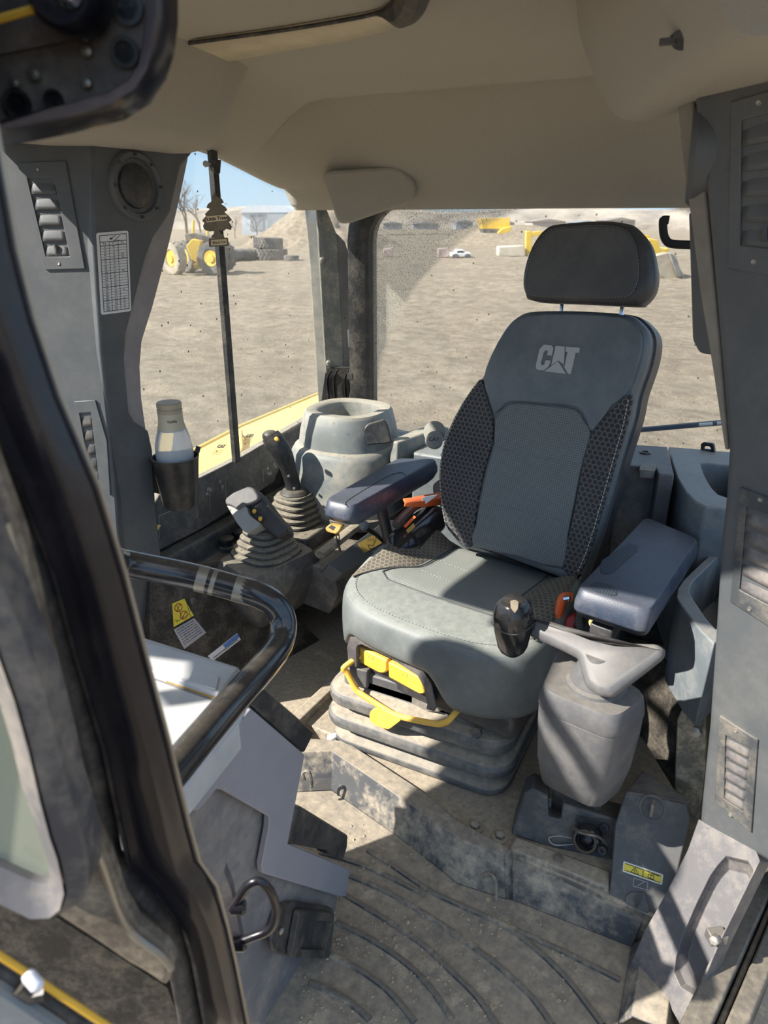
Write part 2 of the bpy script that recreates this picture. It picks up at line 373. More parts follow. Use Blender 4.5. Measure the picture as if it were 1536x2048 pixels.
# ================================================================== SETTING
# ---- headliner
def prof(y):
    a = [(-.73, 1.61), (-.5, 1.625), (.1, 1.628), (.38, 1.603), (.47, 1.580), (.492, 1.578), (.505, 1.628), (.55, 1.607), (.62, 1.553), (.70, 1.470), (.76, 1.395), (.79, 1.352), (.815, 1.336), (.835, 1.336), (.85, 1.35)]
    for (y0, z0), (y1, z1) in zip(a, a[1:]):
        if y <= y1: return z0+(z1-z0)*(y-y0)/(y1-y0)
    return a[-1][1]
YS = [-.73, -.6, -.5, -.2, .0, .1, .2, .3, .36, .40, .44, .465, .485, .495, .50, .505, .51, .53, .55, .58, .62, .66, .70, .73, .76, .775, .79, .80, .815, .825, .835, .85]
def headz(x, y):
    z = prof(y)
    k = ss(-.50, -.80, x) if False else ss(.0, 1., (-.50-x)/.28)
    side = 1.475-.09*ss(.30, .85, y)
    return z*(1-k)+min(z, side)*k
b = MB(); XS = [-.80+1.62*i/48 for i in range(49)]
b.loft([[V((x, y, headz(x, y) + .018*math.exp(-((x+.02)/.25)**2)*ss(.6, .76, y)*(1-ss(.78, .83, y)))) for x in XS] for y in YS], False, False)
ceiling = struct('ceiling', b, M['head'], solid=.02, ang=60)
# roof skin over the headliner
b = MB(); b.box((0, .085, 1.70), (1.75, 1.65, .06)); b.box((0, -.735, 1.65), (1.7, .03, .08)); struct('roof', b, M['paint_yellow'], bevel=.02)
# side duct over the right window (left in view)
D = P(430, 306, x=-.60)
def ductring(y, k=0.):
    pr = [(-.92, 1.64), (-.92, D.z+.012), (-.80, D.z+.002), (-.66, D.z), (-.61, D.z+.008), (-.585, D.z+.03), (-.565, D.z+.07), (-.52, D.z+.17), (-.50, 1.66)]
    pr = [(-.72+(a+.72)*(1-k), 1.6+(z-1.6)*(1-k)) for a, z in pr]
    return [V((a, y+(1.6-z)*-.0 + (z-D.z)*.28, z)) for a, z in pr]
b = MB(); b.loft([ductring(-.66), ductring(-.4), ductring(D.y-.02), ductring(D.y-.003, .02), ductring(D.y+.006, .07), ductring(D.y+.008, .2)])
struct('trim_1', b, M['head'], ang=50)
# boxed pod beside the rear corner post
PLc = (V((.25, -.968, 0)), P(740, 400, y=.70)); b = MB()
q = pp([(638, 344), (798, 333), (833, 368), (822, 404), (700, 447), (676, 449)], 22, pl=PLc)
b.prism(q, V((-.05, .16, .02))); struct('trim_2', b, M['head'], bevel=.014, seg=4)
# block over the left post (right in view)
cb = P(1265, 241, y=.10)
def blockring(y, k, du=0, dv=0):
    base = [(1150, -150), (1154, 30), (1172, 110), (1205, 190), (1228, 228), (1262, 241), (1310, 238), (1350, 228)]
    out = []; yy = min(y, .10); c = P(1360, 0, y=yy)
    for p in spline([V((u, v, 0)) for u, v in base], 4)+[V((1600, 200, 0)), V((1600, -150, 0))]:
        q = P(p.x+du, p.y-dv, y=yy); q = c+(q-c)*(1-k); q.y = y; out.append(q)
    return out
b = MB(); b.loft([blockring(.15, .28), blockring(.145, .12), blockring(.125, .03), blockring(.10, 0), blockring(.02, 0, 45, 30), blockring(-.1, 0, 110, 80), blockring(-.3, 0, 240, 170)])
blk = struct('trim_3', b, M['head'], ang=55)
bpy.context.view_layer.update(); hit = blk.ray_cast(CAM, ray(1362, 82).normalized()); c = hit[1]; b = MB(); b.lathe([(.0, -.004), (.012, -.004), (.014, .0), (.01, .004)], c, (-.2, -.5, -.85), 14); b.box(c+V((-.014, -.004, 0)), (.018, .008, .007)); obj('clip', b, M['darker'], blk)
# roof hatch lip and seal
zc = 1.622; b = MB(); A = [P(u, v, z=zc-.006) for u, v in ((300, 136), (352, 124), (560, 86), (700, 60), (775, 42), (812, 22), (838, -6), (850, -40))]; B = [P(u, v, z=zc-.001) for u, v in ((300, 92), (352, 78), (560, 48), (700, 24), (755, 12), (785, -6), (800, -40), (805, -80))]
hatch = thing('roof_hatch', 'beige lip and black seal of the roof hatch at the top of the cab ceiling', 'hatch', A[3])
b.loft([[p+V((0, 0, -.012)) for p in A], [p+V((0, 0, -.008)) for p in B]], False, False); obj('hatch_lip', b, stuff('beige_lip', (.52, .46, .34), .7, .1, 0, bump=0), hatch, solid=.008)
b = MB(); b.tube(spline([p+V((0, 0, -.010)) for p in B[:5]] + [P(800, 24, z=zc-.02), P(826, 0, z=zc-.02), P(840, -40, z=zc-.02)], 5), lambda t: .0035 if t < .55 else .0035+.02*ss(.55, .75, t), 8); obj('hatch_seal', b, M['rubber'], hatch)
# ---- right front post (left in view): face B with the speaker, face A with the vents
PB = (V((.997, -.075, 0)), V((-.72, -.05, 1.2)))
e0, e1 = P(185, 290, pl=PB), P(214, 825, pl=PB); PA = plane3(e0, e1, e0+V((-.937, -.35, 0)))
b = MB(); nB = nrm_of(PB)
q = pp([(184, 270), (392, 296), (380, 313), (362, 334), (350, 385), (341, 425), (308, 474), (292, 516), (271, 598), (253, 667), (250, 719), (259, 825), (271, 846), (298, 861), (306, 900), (312, 1010), (322, 1100), (332, 1180), (348, 1300), (252, 1300), (232, 1000), (214, 825), (202, 704), (188, 492)], pl=PB)
b.prism(q, -nB*.06); post = struct('trim_4', b, M['post'], bevel=.006)
nA = nrm_of(PA); b = MB(); q = pp([(-70, 250), (184, 270), (188, 492), (202, 704), (214, 825), (232, 1000), (252, 1300), (110, 1300), (60, 900), (-20, 500)], pl=PA); b.prism(q, -nA*.05); obj('front_panel', b, M['post'], post, bevel=.004)
q0 = [(382, 315), (368, 383), (347, 474), (335, 522), (311, 613), (289, 683), (285, 734), (288, 795), (297, 861)]; q1 = [(271, 846), (259, 825), (250, 719), (253, 667), (271, 598), (292, 516), (308, 474), (341, 425), (350, 385), (362, 334), (378, 312)]
plate('window_edge', q0+q1, M['window_trim'], post, PB, .05, off=-.008, bevel=.006, label='lighter grey curved edge strip')
vent(post, [(36, 326), (133, 322), (172, 538), (92, 540)], [(56, 356), (109, 356), (141, 513), (93, 513)], PA, M['post'], M['post'], 5, screws=[(78, 341), (119, 527)])
vent(post, [(150, 802), (192, 800), (215, 880), (222, 990), (190, 1000)], [(160, 826), (183, 824), (200, 960), (185, 965)], PA, M['post'], M['darker'], 5, tab=False)
c = P(271, 372, pl=PB); R_ = (P(271, 306, pl=PB)-c).length; b = MB(); b.lathe([(R_*1.12, -.004), (R_*1.08, .006), (R_, .010), (R_*.86, .009), (R_*.80, -.004), (R_*.70, -.004), (R_*.66, .004), (R_*.62, .004)], c, nB, 40); spk = obj('speaker', b, M['post'], post)
b = MB(); b.lathe([(R_*.70, .0), (R_*.66, .005), (R_*.45, .010), (0, .012)], c, nB, 40); obj('grille', b, M['darker'], spk, label='dark speaker grille')
b = MB()
for k in range(8):
    a = k*math.pi/4; e = V((.075, .997, 0))*math.cos(a)+V((0, 0, 1))*math.sin(a); b.box(c+e*R_*.94+nB*.010, (.006, .006, .006))
obj('grille_clips', b, M['rubber'], spk)
# grade chart sticker
ch = plate('chart_sticker', [(192, 466), (256, 461), (262, 622), (202, 630)], M['white'], post, PB, .0006, r=5, off=.0008, label='white chart sticker printed with a table of numbers')
H = quad_uv(P(192, 466, pl=PB), P(256, 461, pl=PB), P(262, 622, pl=PB), P(202, 630, pl=PB)); b = MB(); up = (H(.5, 0)-H(.5, 1)).normalized(); rt = up.cross(nB)*-1
if rt.dot(H(1, .5)-H(0, .5)) < 0: rt = -rt
def ln(b, a, c, wd, n, lift=.0014):
    d = (c-a).normalized(); s = d.cross(n)*wd/2; b.face([a-s+n*lift, c-s+n*lift, c+s+n*lift, a+s+n*lift])
ty0, ty1 = .035, .965
rows = [ty0, .115, .16]+[.16+(.965-.16)*k/24 for k in range(1, 25)]
for i, t in enumerate(rows): ln(b, H(.09, t), H(.93, t), .0013 if i in (0, 1, 2, 7, 12, 17, 22, 26) else .0006, nB)
for s in (.09, .93): ln(b, H(s, ty0), H(s, ty1), .0013, nB)
for s in (.37, .65): ln(b, H(s, .115), H(s, ty1), .001, nB)
ln(b, H(.44, .075), H(.60, .045), .001, nB); ln(b, H(.55, .1), H(.72, .05), .001, nB); ln(b, H(.50, .105), H(.70, .105), .0008, nB)
b.face([H(.40, .095)+nB*.0014, H(.40, .065)+nB*.0014, H(.50, .085)+nB*.0014]); obj('table_lines', b, M['ink'], ch)
vals = [['1.0', '2.0', '3.0', '4.0', '5.1', '6.0', '7.0', '8.0', '9.0', '10.0', '11.0', '12.0', '13.0', '14.1', '15.0', '16.0', '16.7', '18.2', '20.0', '20.5', '25.0', '33.3', '50.0', '100.0'],
        ['0.6', '1.1', '1.7', '2.3', '2.9', '3.4', '4.0', '4.6', '5.1', '5.7', '6.3', '6.8', '7.4', '8.0', '8.5', '9.1', '9.5', '10.2', '11.3', '11.6', '14.0', '18.4', '26.6', '45.0'],
        ['', '', '', '25:1', '20:1', '', '', '', '', '10:1', '', '', '', '', '', '', '6:1', '', '', '5:1', '4:1', '3:1', '2:1', '1:1']]
hh = (H(.5, 0)-H(.5, 1)).length
for ci, (s, head) in enumerate(((.23, 'X %'), (.51, 'X °'), (.79, 'X:X'))):
    text('print', head, H(s, .138)+nB*.0008, hh*.030, nB, up, M['ink'], ch, .0002)
    for ri, v in enumerate(vals[ci]):
        if v: text('print', v, H(s, (rows[ri+2]+rows[ri+3])/2)+nB*.0008, hh*.026, nB, up, M['ink'], ch, .0002)
# ---- right window: pane, sash bar, sill
XW = -.785
b = MB(); b.box((XW, .47, 1.08), (.005, .98, .98)); win = struct('window_1', b, M['glass'])
a, c = P(424, 296, x=-.765), P(473, 924, x=-.765); b = MB(); d = (c-a).normalized()
b.loft([[p+V((sx*.008, sy*.0115, 0)) for sx, sy in ((-1, -1), (1, -1), (1, 1), (-1, 1))] for p in (a, c)]); sb = obj('sash_bar', b, M['rubber'], win, bevel=.002)
b = MB(); n = V((.89, -.45, 0)); q = pp([(424, 318), (443, 320), (441, 347), (434, 349), (425, 333)], pl=(V((1, 0, 0)), V((-.75, 0, 0)))); b.prism(q, V((-.012, 0, 0))); obj('latch', b, M['darker'], sb, bevel=.002)
b = MB(); t = P(411, 328, x=-.757); b.lathe([(0, .006), (.007, .005), (.008, 0), (.006, -.004)], t, (1, 0, 0), 12); b.tube([t, P(425, 327, x=-.757), P(432, 345, x=-.757)], .003, 6); obj('latch_knob', b, M['silver'], sb)
# ---- rear right corner post
P1 = (V((.62, -.78, 0)).normalized(), P(655, 600, x=-.73)); trim5 = plate('trim_5', [(632, 398), (645, 398), (674, 470), (689, 750), (652, 747)], stuff('painted_metal', (.13, .14, .125), .35, .45, 0, bump=0, nscale=18, spec=.7), None, P1, .03, bevel=.002); trim5['kind'] = 'structure'
ea, eb = P(674, 467, pl=P1), P(689, 750, pl=P1); P2 = plane3(ea, eb, ea+V((.72, .69, 0)))
plate('cover_plate', [(674, 467), (690, 484), (697, 505), (699, 542), (714, 543), (723, 733), (689, 750)], stuff('plate_grey', (.17, .16, .145), .5, .1, 0, bump=0), trim5, P2, .012, bevel=.001)
n1 = nrm_of(P1); n2 = nrm_of(P2)
for u, v in ((645, 521), (658, 726)):
    c = P(u, v, pl=P1); b = MB(); b.lathe([(.011, 0), (.011, .003), (.008, .009), (.004, .010), (.003, .006), (0, .006)], c, n1, 14); obj('bolt', b, M['steel'], trim5)
c = P(711, 642, pl=P2); b = MB(); b.lathe([(.008, 0), (.008, .004), (.004, .007), (0, .007)], c, n2, 14); obj('bolt', b, M['darker'], trim5)
b = MB(); [b.lathe([(.0022, .001), (.0, .0015)], P(u, v, pl=P2), n2, 8) for u, v in ((689, 636), (699, 631))]; obj('hole', b, M['ink'], trim5)
plate('serial_label', [(694, 660), (712, 653), (713, 690), (697, 695)], M['white'], trim5, P2, .0005, r=2, off=.0008, label='white serial label')
b = MB(); q = pp([(600, 330), (632, 398), (656, 805), (638, 815), (618, 500)], pl=(V((.5, -.86, 0)), P(640, 600, x=-.80))); b.prism(q, V((-.02, .03, 0))); obj('seal_strip', b, stuff('pale_seal', (.17, .18, .19), .3, .4, 0, bump=0), trim5, bevel=.002)
b = MB()
for u0 in (655, 668, 690, 708):
    b.tube(spline([P(u0+8, 740, y=.86), P(u0, 760, y=.86), P(u0+3, 800, y=.86), P(u0-1, 815, y=.86)], 5), (.007, .003), 6)
b.prism(pp([(652, 735), (735, 735), (742, 812), (640, 818)], pl=(V((.3, -.95, 0)), P(700, 780, y=.89))), V((0, .02, 0))); obj('wavy_bracket', b, M['gloss2'], trim5, bevel=.001)
b = MB(); b.tube(spline([P(702, 738, y=.84), P(699, 755, y=.835), P(704, 770, y=.84), P(700, 800, y=.84)], 5), .0045, 7); b.box(P(701, 752, y=.83), (.02, .012, .02)); obj('connector_wire', b, M['rubber'], trim5)
# ---- rear window frame and pane
def rr(x0, x1, z0, z1, r, y, n=6):
    out = []
    for cx, cz, a0 in ((x1-r, z1-r, 0), (x0+r, z1-r, 90), (x0+r, z0+r, 180), (x1-r, z0+r, 270)):
        for k in range(n+1):
            a = math.radians(a0+90*k/n); out.append(V((cx+r*math.cos(a), y, cz+r*math.sin(a))))
    return out
b = MB(); i_ = lambda y, g=0: rr(-.562-g, .80+g, .64-g, 1.337+g, .10+g, y)
b.loft([i_(.845), i_(.83, .004), i_(.82, .03), i_(.83, .065), i_(.90, .065), i_(.90), i_(.845)], True, False); wr = struct('wall_rear', b, M['gloss2'])
b = MB(); b.box((.12, .875, .98), (1.36, .004, .72)); rw = struct('window_2', b, M['rearglass'])
# wall below the rear glass
b = MB(); b.box((0, .89, .28), (1.75, .05, .58)); struct('wall_back', b, M['dark'])
# ---- right wall below the window
b = MB(); b.prism([V((-.80, -.75, -.02)), V((-.80, .90, -.02)), V((-.80, .90, .595)), V((-.80, -.06, .595)), V((-.80, -.10, .22)), V((-.80, -.75, .22))], V((-.05, 0, 0))); wall_r = struct('wall_right', b, M['dark'])
PSILL = (V((.96, 0, .28)).normalized(), V((-.755, .3, .55)))
plate('sill_panel', [(306, 1010), (330, 972), (400, 955), (480, 915), (560, 868), (640, 822), (650, 880), (560, 935), (548, 965), (470, 1015), (400, 1060), (318, 1100)], M['dark'], wall_r, PSILL, .05, r=4, bevel=.006)
nS = nrm_of(PSILL)
for u, v, s in ((352, 1020, '△◁'), (382, 1003, '▷'), (418, 985, 'A A'), (440, 970, 'A A'), (538, 942, 'A'), (552, 928, '△')):
    b = MB(); c = P(u, v, pl=PSILL)
    for k in range(5):
        a = random.random()*6; e = V((0, 1, 0))*math.cos(a)*.012+nS.cross(V((0, 1, 0)))*math.sin(a)*.012; ctr = c+e*.8; q = [ctr+(V((0, 1, 0))*math.cos(a+t)+nS.cross(V((0, 1, 0)))*math.sin(a+t))*.005 for t in (0, 2.1, 4.2)]
        for i in range(3): ln(b, q[i-1], q[i], .0024, nS, .0012)
    obj('icon_print', b, M['pale_ink'], wall_r)
for a, c in (((318, 1078), (318, 1032)), ((318, 1032), (392, 1000)), ((394, 1036), (392, 990)), ((420, 1020), (418, 975)), ((452, 1000), (450, 955)), ((527, 965), (526, 938))):
    b = MB(); ln(b, P(*a, pl=PSILL), P(*c, pl=PSILL), .0012, nS, .0008); obj('icon_frame', b, M['pale_ink'], wall_r)
# ---- floor: steel plate, side rail, step platform
b = MB(); b.box((-.05, -.05, -.02), (1.75, 1.9, .04)); floor = struct('floor', b, M['floormetal'])
plat = [P(664, 1490, z=.085), P(690, 1480, z=.085), P(849, 1590, z=.085), P(930, 1652, z=.085), P(1018, 1705, z=.085)]
b = MB(); b.prism([plat[1]+V((-.55, .03, 0)), plat[1], plat[2], plat[3], plat[4], V((.58, plat[4].y-.02, .085)), V((.60, .86, .085)), V((-.79, .86, .085)), V((-.79, plat[1].y+.1, .085))], V((0, 0, -.08))); struct('trim_6', b, M['floormetal'], bevel=.004)
# ---- left post (right in view)
PL0 = plane3(P(1400, 480, y=.00), P(1600, 480, y=-.075), P(1405, 1600, y=-.06)); nL = nrm_of(PL0)
lp = [(1376, 120), (1384, 200), (1410, 400), (1437, 700), (1453, 900), (1447, 1000), (1437, 1100), (1425, 1300), (1415, 1450), (1400, 1600), (1396, 1650), (1510, 1712), (1640, 1785), (1640, 60)]
t7 = plate('trim_7', lp, M['post'], None, PL0, .05, bevel=.012, seg=3); t7['kind'] = 'structure'
b = MB(); q = pp([(1350, 150), (1384, 150), (1388, 240), (1412, 400), (1440, 700), (1456, 900), (1449, 900), (1425, 740), (1400, 590), (1380, 430), (1362, 300)], pl=(nL, PL0[1]-nL*.012)); b.prism(q, -nL*.05); obj('inner_edge', b, stuff('edge_beige', (.22, .2, .17), .5, .1, 0), t7, bevel=.004)
b = MB(); q = pp([(1376, 424), (1470, 424), (1470, 716), (1398, 707), (1384, 680)], 8, pl=(nL, PL0[1]-nL*.05)); b.prism(q, -nL*.06); obj('rear_box', b, M['post'], t7, bevel=.006)
# speaker seen edge on
c = P(1372, 312, y=.06); ax = V((-.93, -.1, -.05)).normalized(); b = MB(); b.lathe([(.07, -.03), (.070, .0), (.064, .007), (.056, .008), (.05, .002), (.0, .010)], c+V((.012, 0, 0)), ax, 32); obj('speaker', b, M['post'], t7)
vent(t7, [(1465, 203), (1600, 165), (1600, 560), (1459, 538)], [(1485, 240), (1585, 215), (1585, 500), (1483, 490)], PL0, M['post'], M['post'], 5, screws=[(1521, 206), (1511, 523)])
vent(t7, [(1483, 973), (1600, 1018), (1600, 1290), (1463, 1203)], [(1495, 1012), (1585, 1045), (1585, 1232), (1481, 1178)], PL0, M['dark2'], M['trim'], 5, screws=[(1524, 998), (1502, 1216)], tab=False)
PL1 = plane3(P(1398, 1640, pl=PL0), P(1510, 1702, pl=PL0), P(1300, 1990, z=.03)); n1 = nrm_of(PL1)
vent(t7, [(1442, 1429), (1518, 1478), (1505, 1664), (1432, 1602)], [(1453, 1469), (1502, 1494), (1489, 1621), (1450, 1596)], PL0, M['dark2'], M['trim'], 6, screws=[(1475, 1459), (1464, 1627)], tab=False)
fo = [(1397, 1638), (1375, 1700), (1330, 1790), (1290, 1860), (1262, 1925), (1275, 1965), (1340, 2014), (1366, 2060), (1440, 1885), (1520, 1722), (1512, 1701), (1440, 1662)]
fh = [(1434, 1732), (1420, 1752), (1394, 1805), (1370, 1860), (1352, 1915), (1348, 1945), (1362, 1975), (1388, 1990), (1434, 1890), (1507, 1742), (1496, 1722), (1452, 1712)]
qo, qh = pp(fo, pl=PL1), pp(fh, pl=PL1); mh = sum(qh, V())/12
b = MB(); b.loft([[p-n1*.035 for p in qo], qo, qh, [mh+(p-mh)*.95-n1*.012 for p in qh], [mh+(p-mh)*.80-n1*.024 for p in qh]]); obj('post_flare', b, M['trim'], t7, bevel=.007, seg=3, ang=25)
b = MB(); c = P(1428, 1872, pl=PL1)-n1*.008; b.box(c, (.03, .022, .02), Matrix.Rotation(.6, 3, 'Z')); b.lathe([(.009, .0), (.009, .016), (.0, .017)], c+V((0, -.008, .004)), (-.3, -.8, .4), 6); obj('striker_bolt', b, M['steel'], t7, bevel=.002)
# ---- door sill
a0, a1 = P(1368, 2048, z=.055), P(1532, 1704, z=.055); dd = (a1-a0).normalized(); sdv = V((dd.y, -dd.x, 0)); b = MB(); a0 -= dd*.5; a1 += dd*.4
for o_, wd, h in ((.0, .040, .075), (.042, .010, .05), (.054, .03, .062)):
    b.prism([a0+sdv*o_+V((0, 0, -.06)), a1+sdv*o_+V((0, 0, -.06)), a1+sdv*(o_+wd)+V((0, 0, -.06)), a0+sdv*(o_+wd)+V((0, 0, -.06))], V((0, 0, .04+h)))
struct('trim_8', b, stuff('sill_rubber', (.05, .048, .046), .5, .35, .3), bevel=.004)
b = MB(); b.box((1.15, -.3, -.16), (.6, 2.6, .05)); struct('trim_9', b, M['dirt'], bevel=.01)
# left wall behind the post
b = MB(); b.box((.80, .45, .3), (.05, .9, .7)); struct('wall_left', b, M['dark'])
# ================================================================== SEAT (turned nine degrees on its base)
SA = math.radians(-9); SX = V((math.cos(SA), math.sin(SA), 0)); SY = V((-math.sin(SA), math.cos(SA), 0)); S0 = V((.0, .0, 0))
def S(x, y, z): return S0+SX*x+SY*y+V((0, 0, z))
def toS(p): q = p-S0; return q.dot(SX), q.dot(SY), p.z
seat = thing('operator_seat', 'grey leather operator seat with headrest, standing on folded rubber bellows', 'seat', (0, .25, .085))
CX, CY, CA, CB = .0, .215, .272, .225
def ctop(x, y):
    bol = .030*ss(.12, .23, abs(x))*ss(.10, .24, y); dip = -.018*ss(.12, .4, y)*(1-ss(.1, .2, abs(x)))
    return .505+bol+dip - .010*ss(.10, .0, y)
def cring(k, zf, n=72):
    out = []
    for i in range(n):
        t = 2*math.pi*i/n; a, c = math.cos(t), math.sin(t); p = 3.6; q = 1/(abs(a)**p+abs(c)**p)**(1/p)
        tap = 1-.10*ss(.15, .45, CY+CB*c*q)
        x = CX+(CA-k)*a*q*tap; y = CY+(CB-k)*c*q - (.014*(1-(a*q)**2) if c < 0 else 0)
        z = zf(x, y); out.append(S(x, y, z))
    return out
def nb(x, y): return .075*ss(-.235, -.185, x)*(1-ss(.045, .10, x))*(1-ss(.10, .14, y))
def arch(z0): return lambda x, y: z0+nb(x, y)*(1 if z0 < .38 else .3)
b = MB(); b.loft([cring(.05, arch(.335)), cring(.012, arch(.322)), cring(.002, arch(.335)), cring(0, lambda x, y: .42+nb(x, y)*.25), cring(.002, lambda x, y: .462), cring(.005, lambda x, y: ctop(x, y)-.018), cring(.014, lambda x, y: ctop(x, y)-.006), cring(.030, lambda x, y: ctop(x, y)-.001)]+[cring(k, ctop) for k in (.07, .10, .13, .16, .19, .215)])
cushion = obj('seat_cushion', b, M['leather'], seat, sub=1, ang=180)
def cpatch(name, x0, x1, y0, y1, mat, parent, nu=14, nv=20, lift=.0035, lab=None):
    b = MB()
    def fn(s, t):
        y = y0+(y1-y0)*t; xa, xb = x0(y), x1(y); x = xa+(xb-xa)*s; e = min(s, 1-s, t, 1-t)
        return S(x, y, ctop(x, y)+lift*ss(0, .06, e)-.001)
    b.grid(fn, nu, nv); return obj(name, b, mat, parent, ang=80, uvf=lambda p: toS(p)[:2], label=lab)
lb0 = lambda y: -.248+.030*ss(.1, .4, y)+.010*ss(.15, .03, y); lb1 = lambda y: -.135-.10*ss(.24, .08, y)
cpatch('left_bolster', lb0, lb1, .085, .40, M['hexdust'], cushion, lab='dusty honeycomb fabric side panel')
cpatch('right_bolster', lambda y: .135+.10*ss(.24, .08, y), lambda y: .248-.030*ss(.1, .4, y)-.010*ss(.15, .03, y), .085, .40, M['hexdust'], cushion, lab='honeycomb fabric side panel under the armrest')
cpatch('centre_panel', lambda y: -.130-.06*ss(.24, .13, y)*ss(.10, .14, y), lambda y: .130+.06*ss(.24, .13, y)*ss(.10, .14, y), .118, .41, M['perf2'], cushion, 22, 22, lab='perforated centre panel')
def stitch(pts, parent, mat, name='stitching', r=.0009, dash=.006, gap=.003, dbl=0):
    b = MB(); path = pts; L = 0; cur = [path[0]]; 
    seglen = [(path[i+1]-path[i]).length for i in range(len(path)-1)]; tot = sum(seglen)
    def at(s):
        for i, l in enumerate(seglen):
            if s <= l: return path[i]+(path[i+1]-path[i])*(s/l if l else 0)
            s -= l
        return path[-1]
    s = 0
    while s < tot-dash:
        b.tube([at(s), at(s+dash)], r, 4); s += dash+gap
    return obj(name, b, mat, parent)
def piping(f, name='piping'):
    b = MB(); b.tube(f, .0017, 5); obj(name, b, M['shell'], cushion)
yy = [.085+.315*i/16 for i in range(17)]
piping([S(lb1(y), y, ctop(lb1(y), y)+.0012) for y in yy]); piping([S(-lb1(y), y, ctop(lb1(y), y)+.0012) for y in yy])
cpx = lambda y: .130+.06*ss(.24, .13, y)*ss(.10, .14, y)
piping([S(-cpx(y), y, ctop(cpx(y), y)+.0012) for y in [.40-.28*i/14 for i in range(15)]]+[S(cpx(.12)*x/8, .1195-.006*math.cos(x/8*1.57), ctop(cpx(.12)*x/8, .119)+.0012) for x in range(-7, 8)]+[S(cpx(y), y, ctop(cpx(y), y)+.0012) for y in [.12+.28*i/14 for i in range(15)]])
sr = cring(.030, lambda x, y: ctop(x, y)-.0025, 120); sr2 = cring(.020, lambda x, y: ctop(x, y)-.0085, 120)
fr_ = [i for i in range(120)][52:]+[i for i in range(120)][:8]
stitch([sr[i]+V((0, 0, .0022)) for i in fr_], cushion, M['greythread']); stitch([sr2[i]+V((0, 0, .0022)) for i in fr_], cushion, M['greythread'])
for y in (.20, .285): stitch([S(x, y+.01*(x/.13)**2, ctop(x, y)+.003) for x in [-.12+.24*i/12 for i in range(13)]], cushion, M['greythread'], 'panel_seam')
# front opening: grey arch, two yellow paddles, dusty pan
def fr2(y, off=0): return (V((-SY.x, -SY.y, 0)), S(0, y, 0))
PF = fr2(.012)
b = MB(); arc = [(703, 1328), (700, 1290), (706, 1272), (722, 1272), (790, 1300), (850, 1337), (866, 1365), (876, 1410), (872, 1418)]; arc2 = [(718, 1330), (717, 1292), (720, 1286), (728, 1284), (786, 1311), (840, 1346), (854, 1370), (860, 1405), (858, 1414)]
n = nrm_of(PF); A = [P(*p, pl=PF) for p in arc]; B = [P(*p, pl=PF) for p in arc2]; b.loft([[p+n*.006 for p in A], [p+n*.009 for p in A], [p+n*.009 for p in B], [p-n*.03 for p in B]], False, False); obj('front_arch', b, M['trim'], cushion, solid=.003, bevel=.001)
PF2 = fr2(.028)
pads = [[(719, 1287), (780, 1317), (780, 1339), (772, 1343), (762, 1341), (720, 1318)], [(782, 1319), (848, 1352), (856, 1382), (846, 1384), (834, 1378), (783, 1350)]]
for q, ic in zip(pads, ((748, 1308), (816, 1343))):
    pd = plate('height_paddle', q, M['yellow'], seat, PF2, .02, r=4, off=.012, bevel=.004, label='yellow paddle in the cushion front'); n = nrm_of(PF2); b = MB(); c = P(*ic, pl=PF2)+n*.0125; b2 = SX*.006; u = V((0, 0, .006))
    for s, e in ((c-b2-u*.2, c-b2-u), (c-b2-u, c+b2-u), (c+b2-u, c+b2+u*.3), (c-b2*.5+u*.5, c+b2*.5+u*.5)): ln(b, s, e, .0009, n, .0)
    obj('icon_print', b, M['ochre'], pd)
PF3 = fr2(.036)
plate('seat_pan', [(700, 1320), (730, 1325), (858, 1390), (880, 1425), (850, 1424), (770, 1395), (745, 1372), (712, 1345)], stuff('dusty_pan', (.2, .185, .16), .6, .8, .3), seat, PF3, .02, bevel=.003)
b = MB(); b.loft([[S(x, y, z) for x, y in ((-.20, .03), (.23, .03), (.23, .40), (-.20, .40))] for z in (.275, .335)]); obj('seat_frame', b, M['shell'], seat, bevel=.01)
PF4 = fr2(-.012)
bp = [(716, 1318), (690, 1333), (694, 1345), (712, 1378), (726, 1390), (770, 1418), (800, 1433), (868, 1447), (886, 1446), (900, 1438), (906, 1426)]
b = MB(); pts = [P(*p, pl=PF4) for p in bp]; pts[0] = pts[0]-n*.06; pts[-1] = pts[-1]-n*.05; b.tube(spline(pts, 5), .0072, 10); obj('slide_handle', b, M['yellow'], seat, label='long yellow slide handle')
plate('weight_tab', [(742, 1420), (760, 1418), (803, 1440), (778, 1459), (762, 1456), (741, 1444), (738, 1430)], M['yellow'], seat, fr2(-.02), .016, r=5, bevel=.003, label='square yellow lever tab')
plate('release_bar', [(762, 1389), (766, 1387), (816, 1421), (812, 1427)], M['yellow'], seat, fr2(.03), .012, bevel=.002, label='short yellow release bar')
plate('slot', [(764, 1381), (822, 1411), (822, 1424), (765, 1389)], M['ink'], seat, fr2(.034), .006)
plate('spring_tab', [(700, 1332), (716, 1322), (722, 1338), (718, 1350), (706, 1348)], M['yellow'], seat, fr2(.02), .012, r=3, bevel=.002)
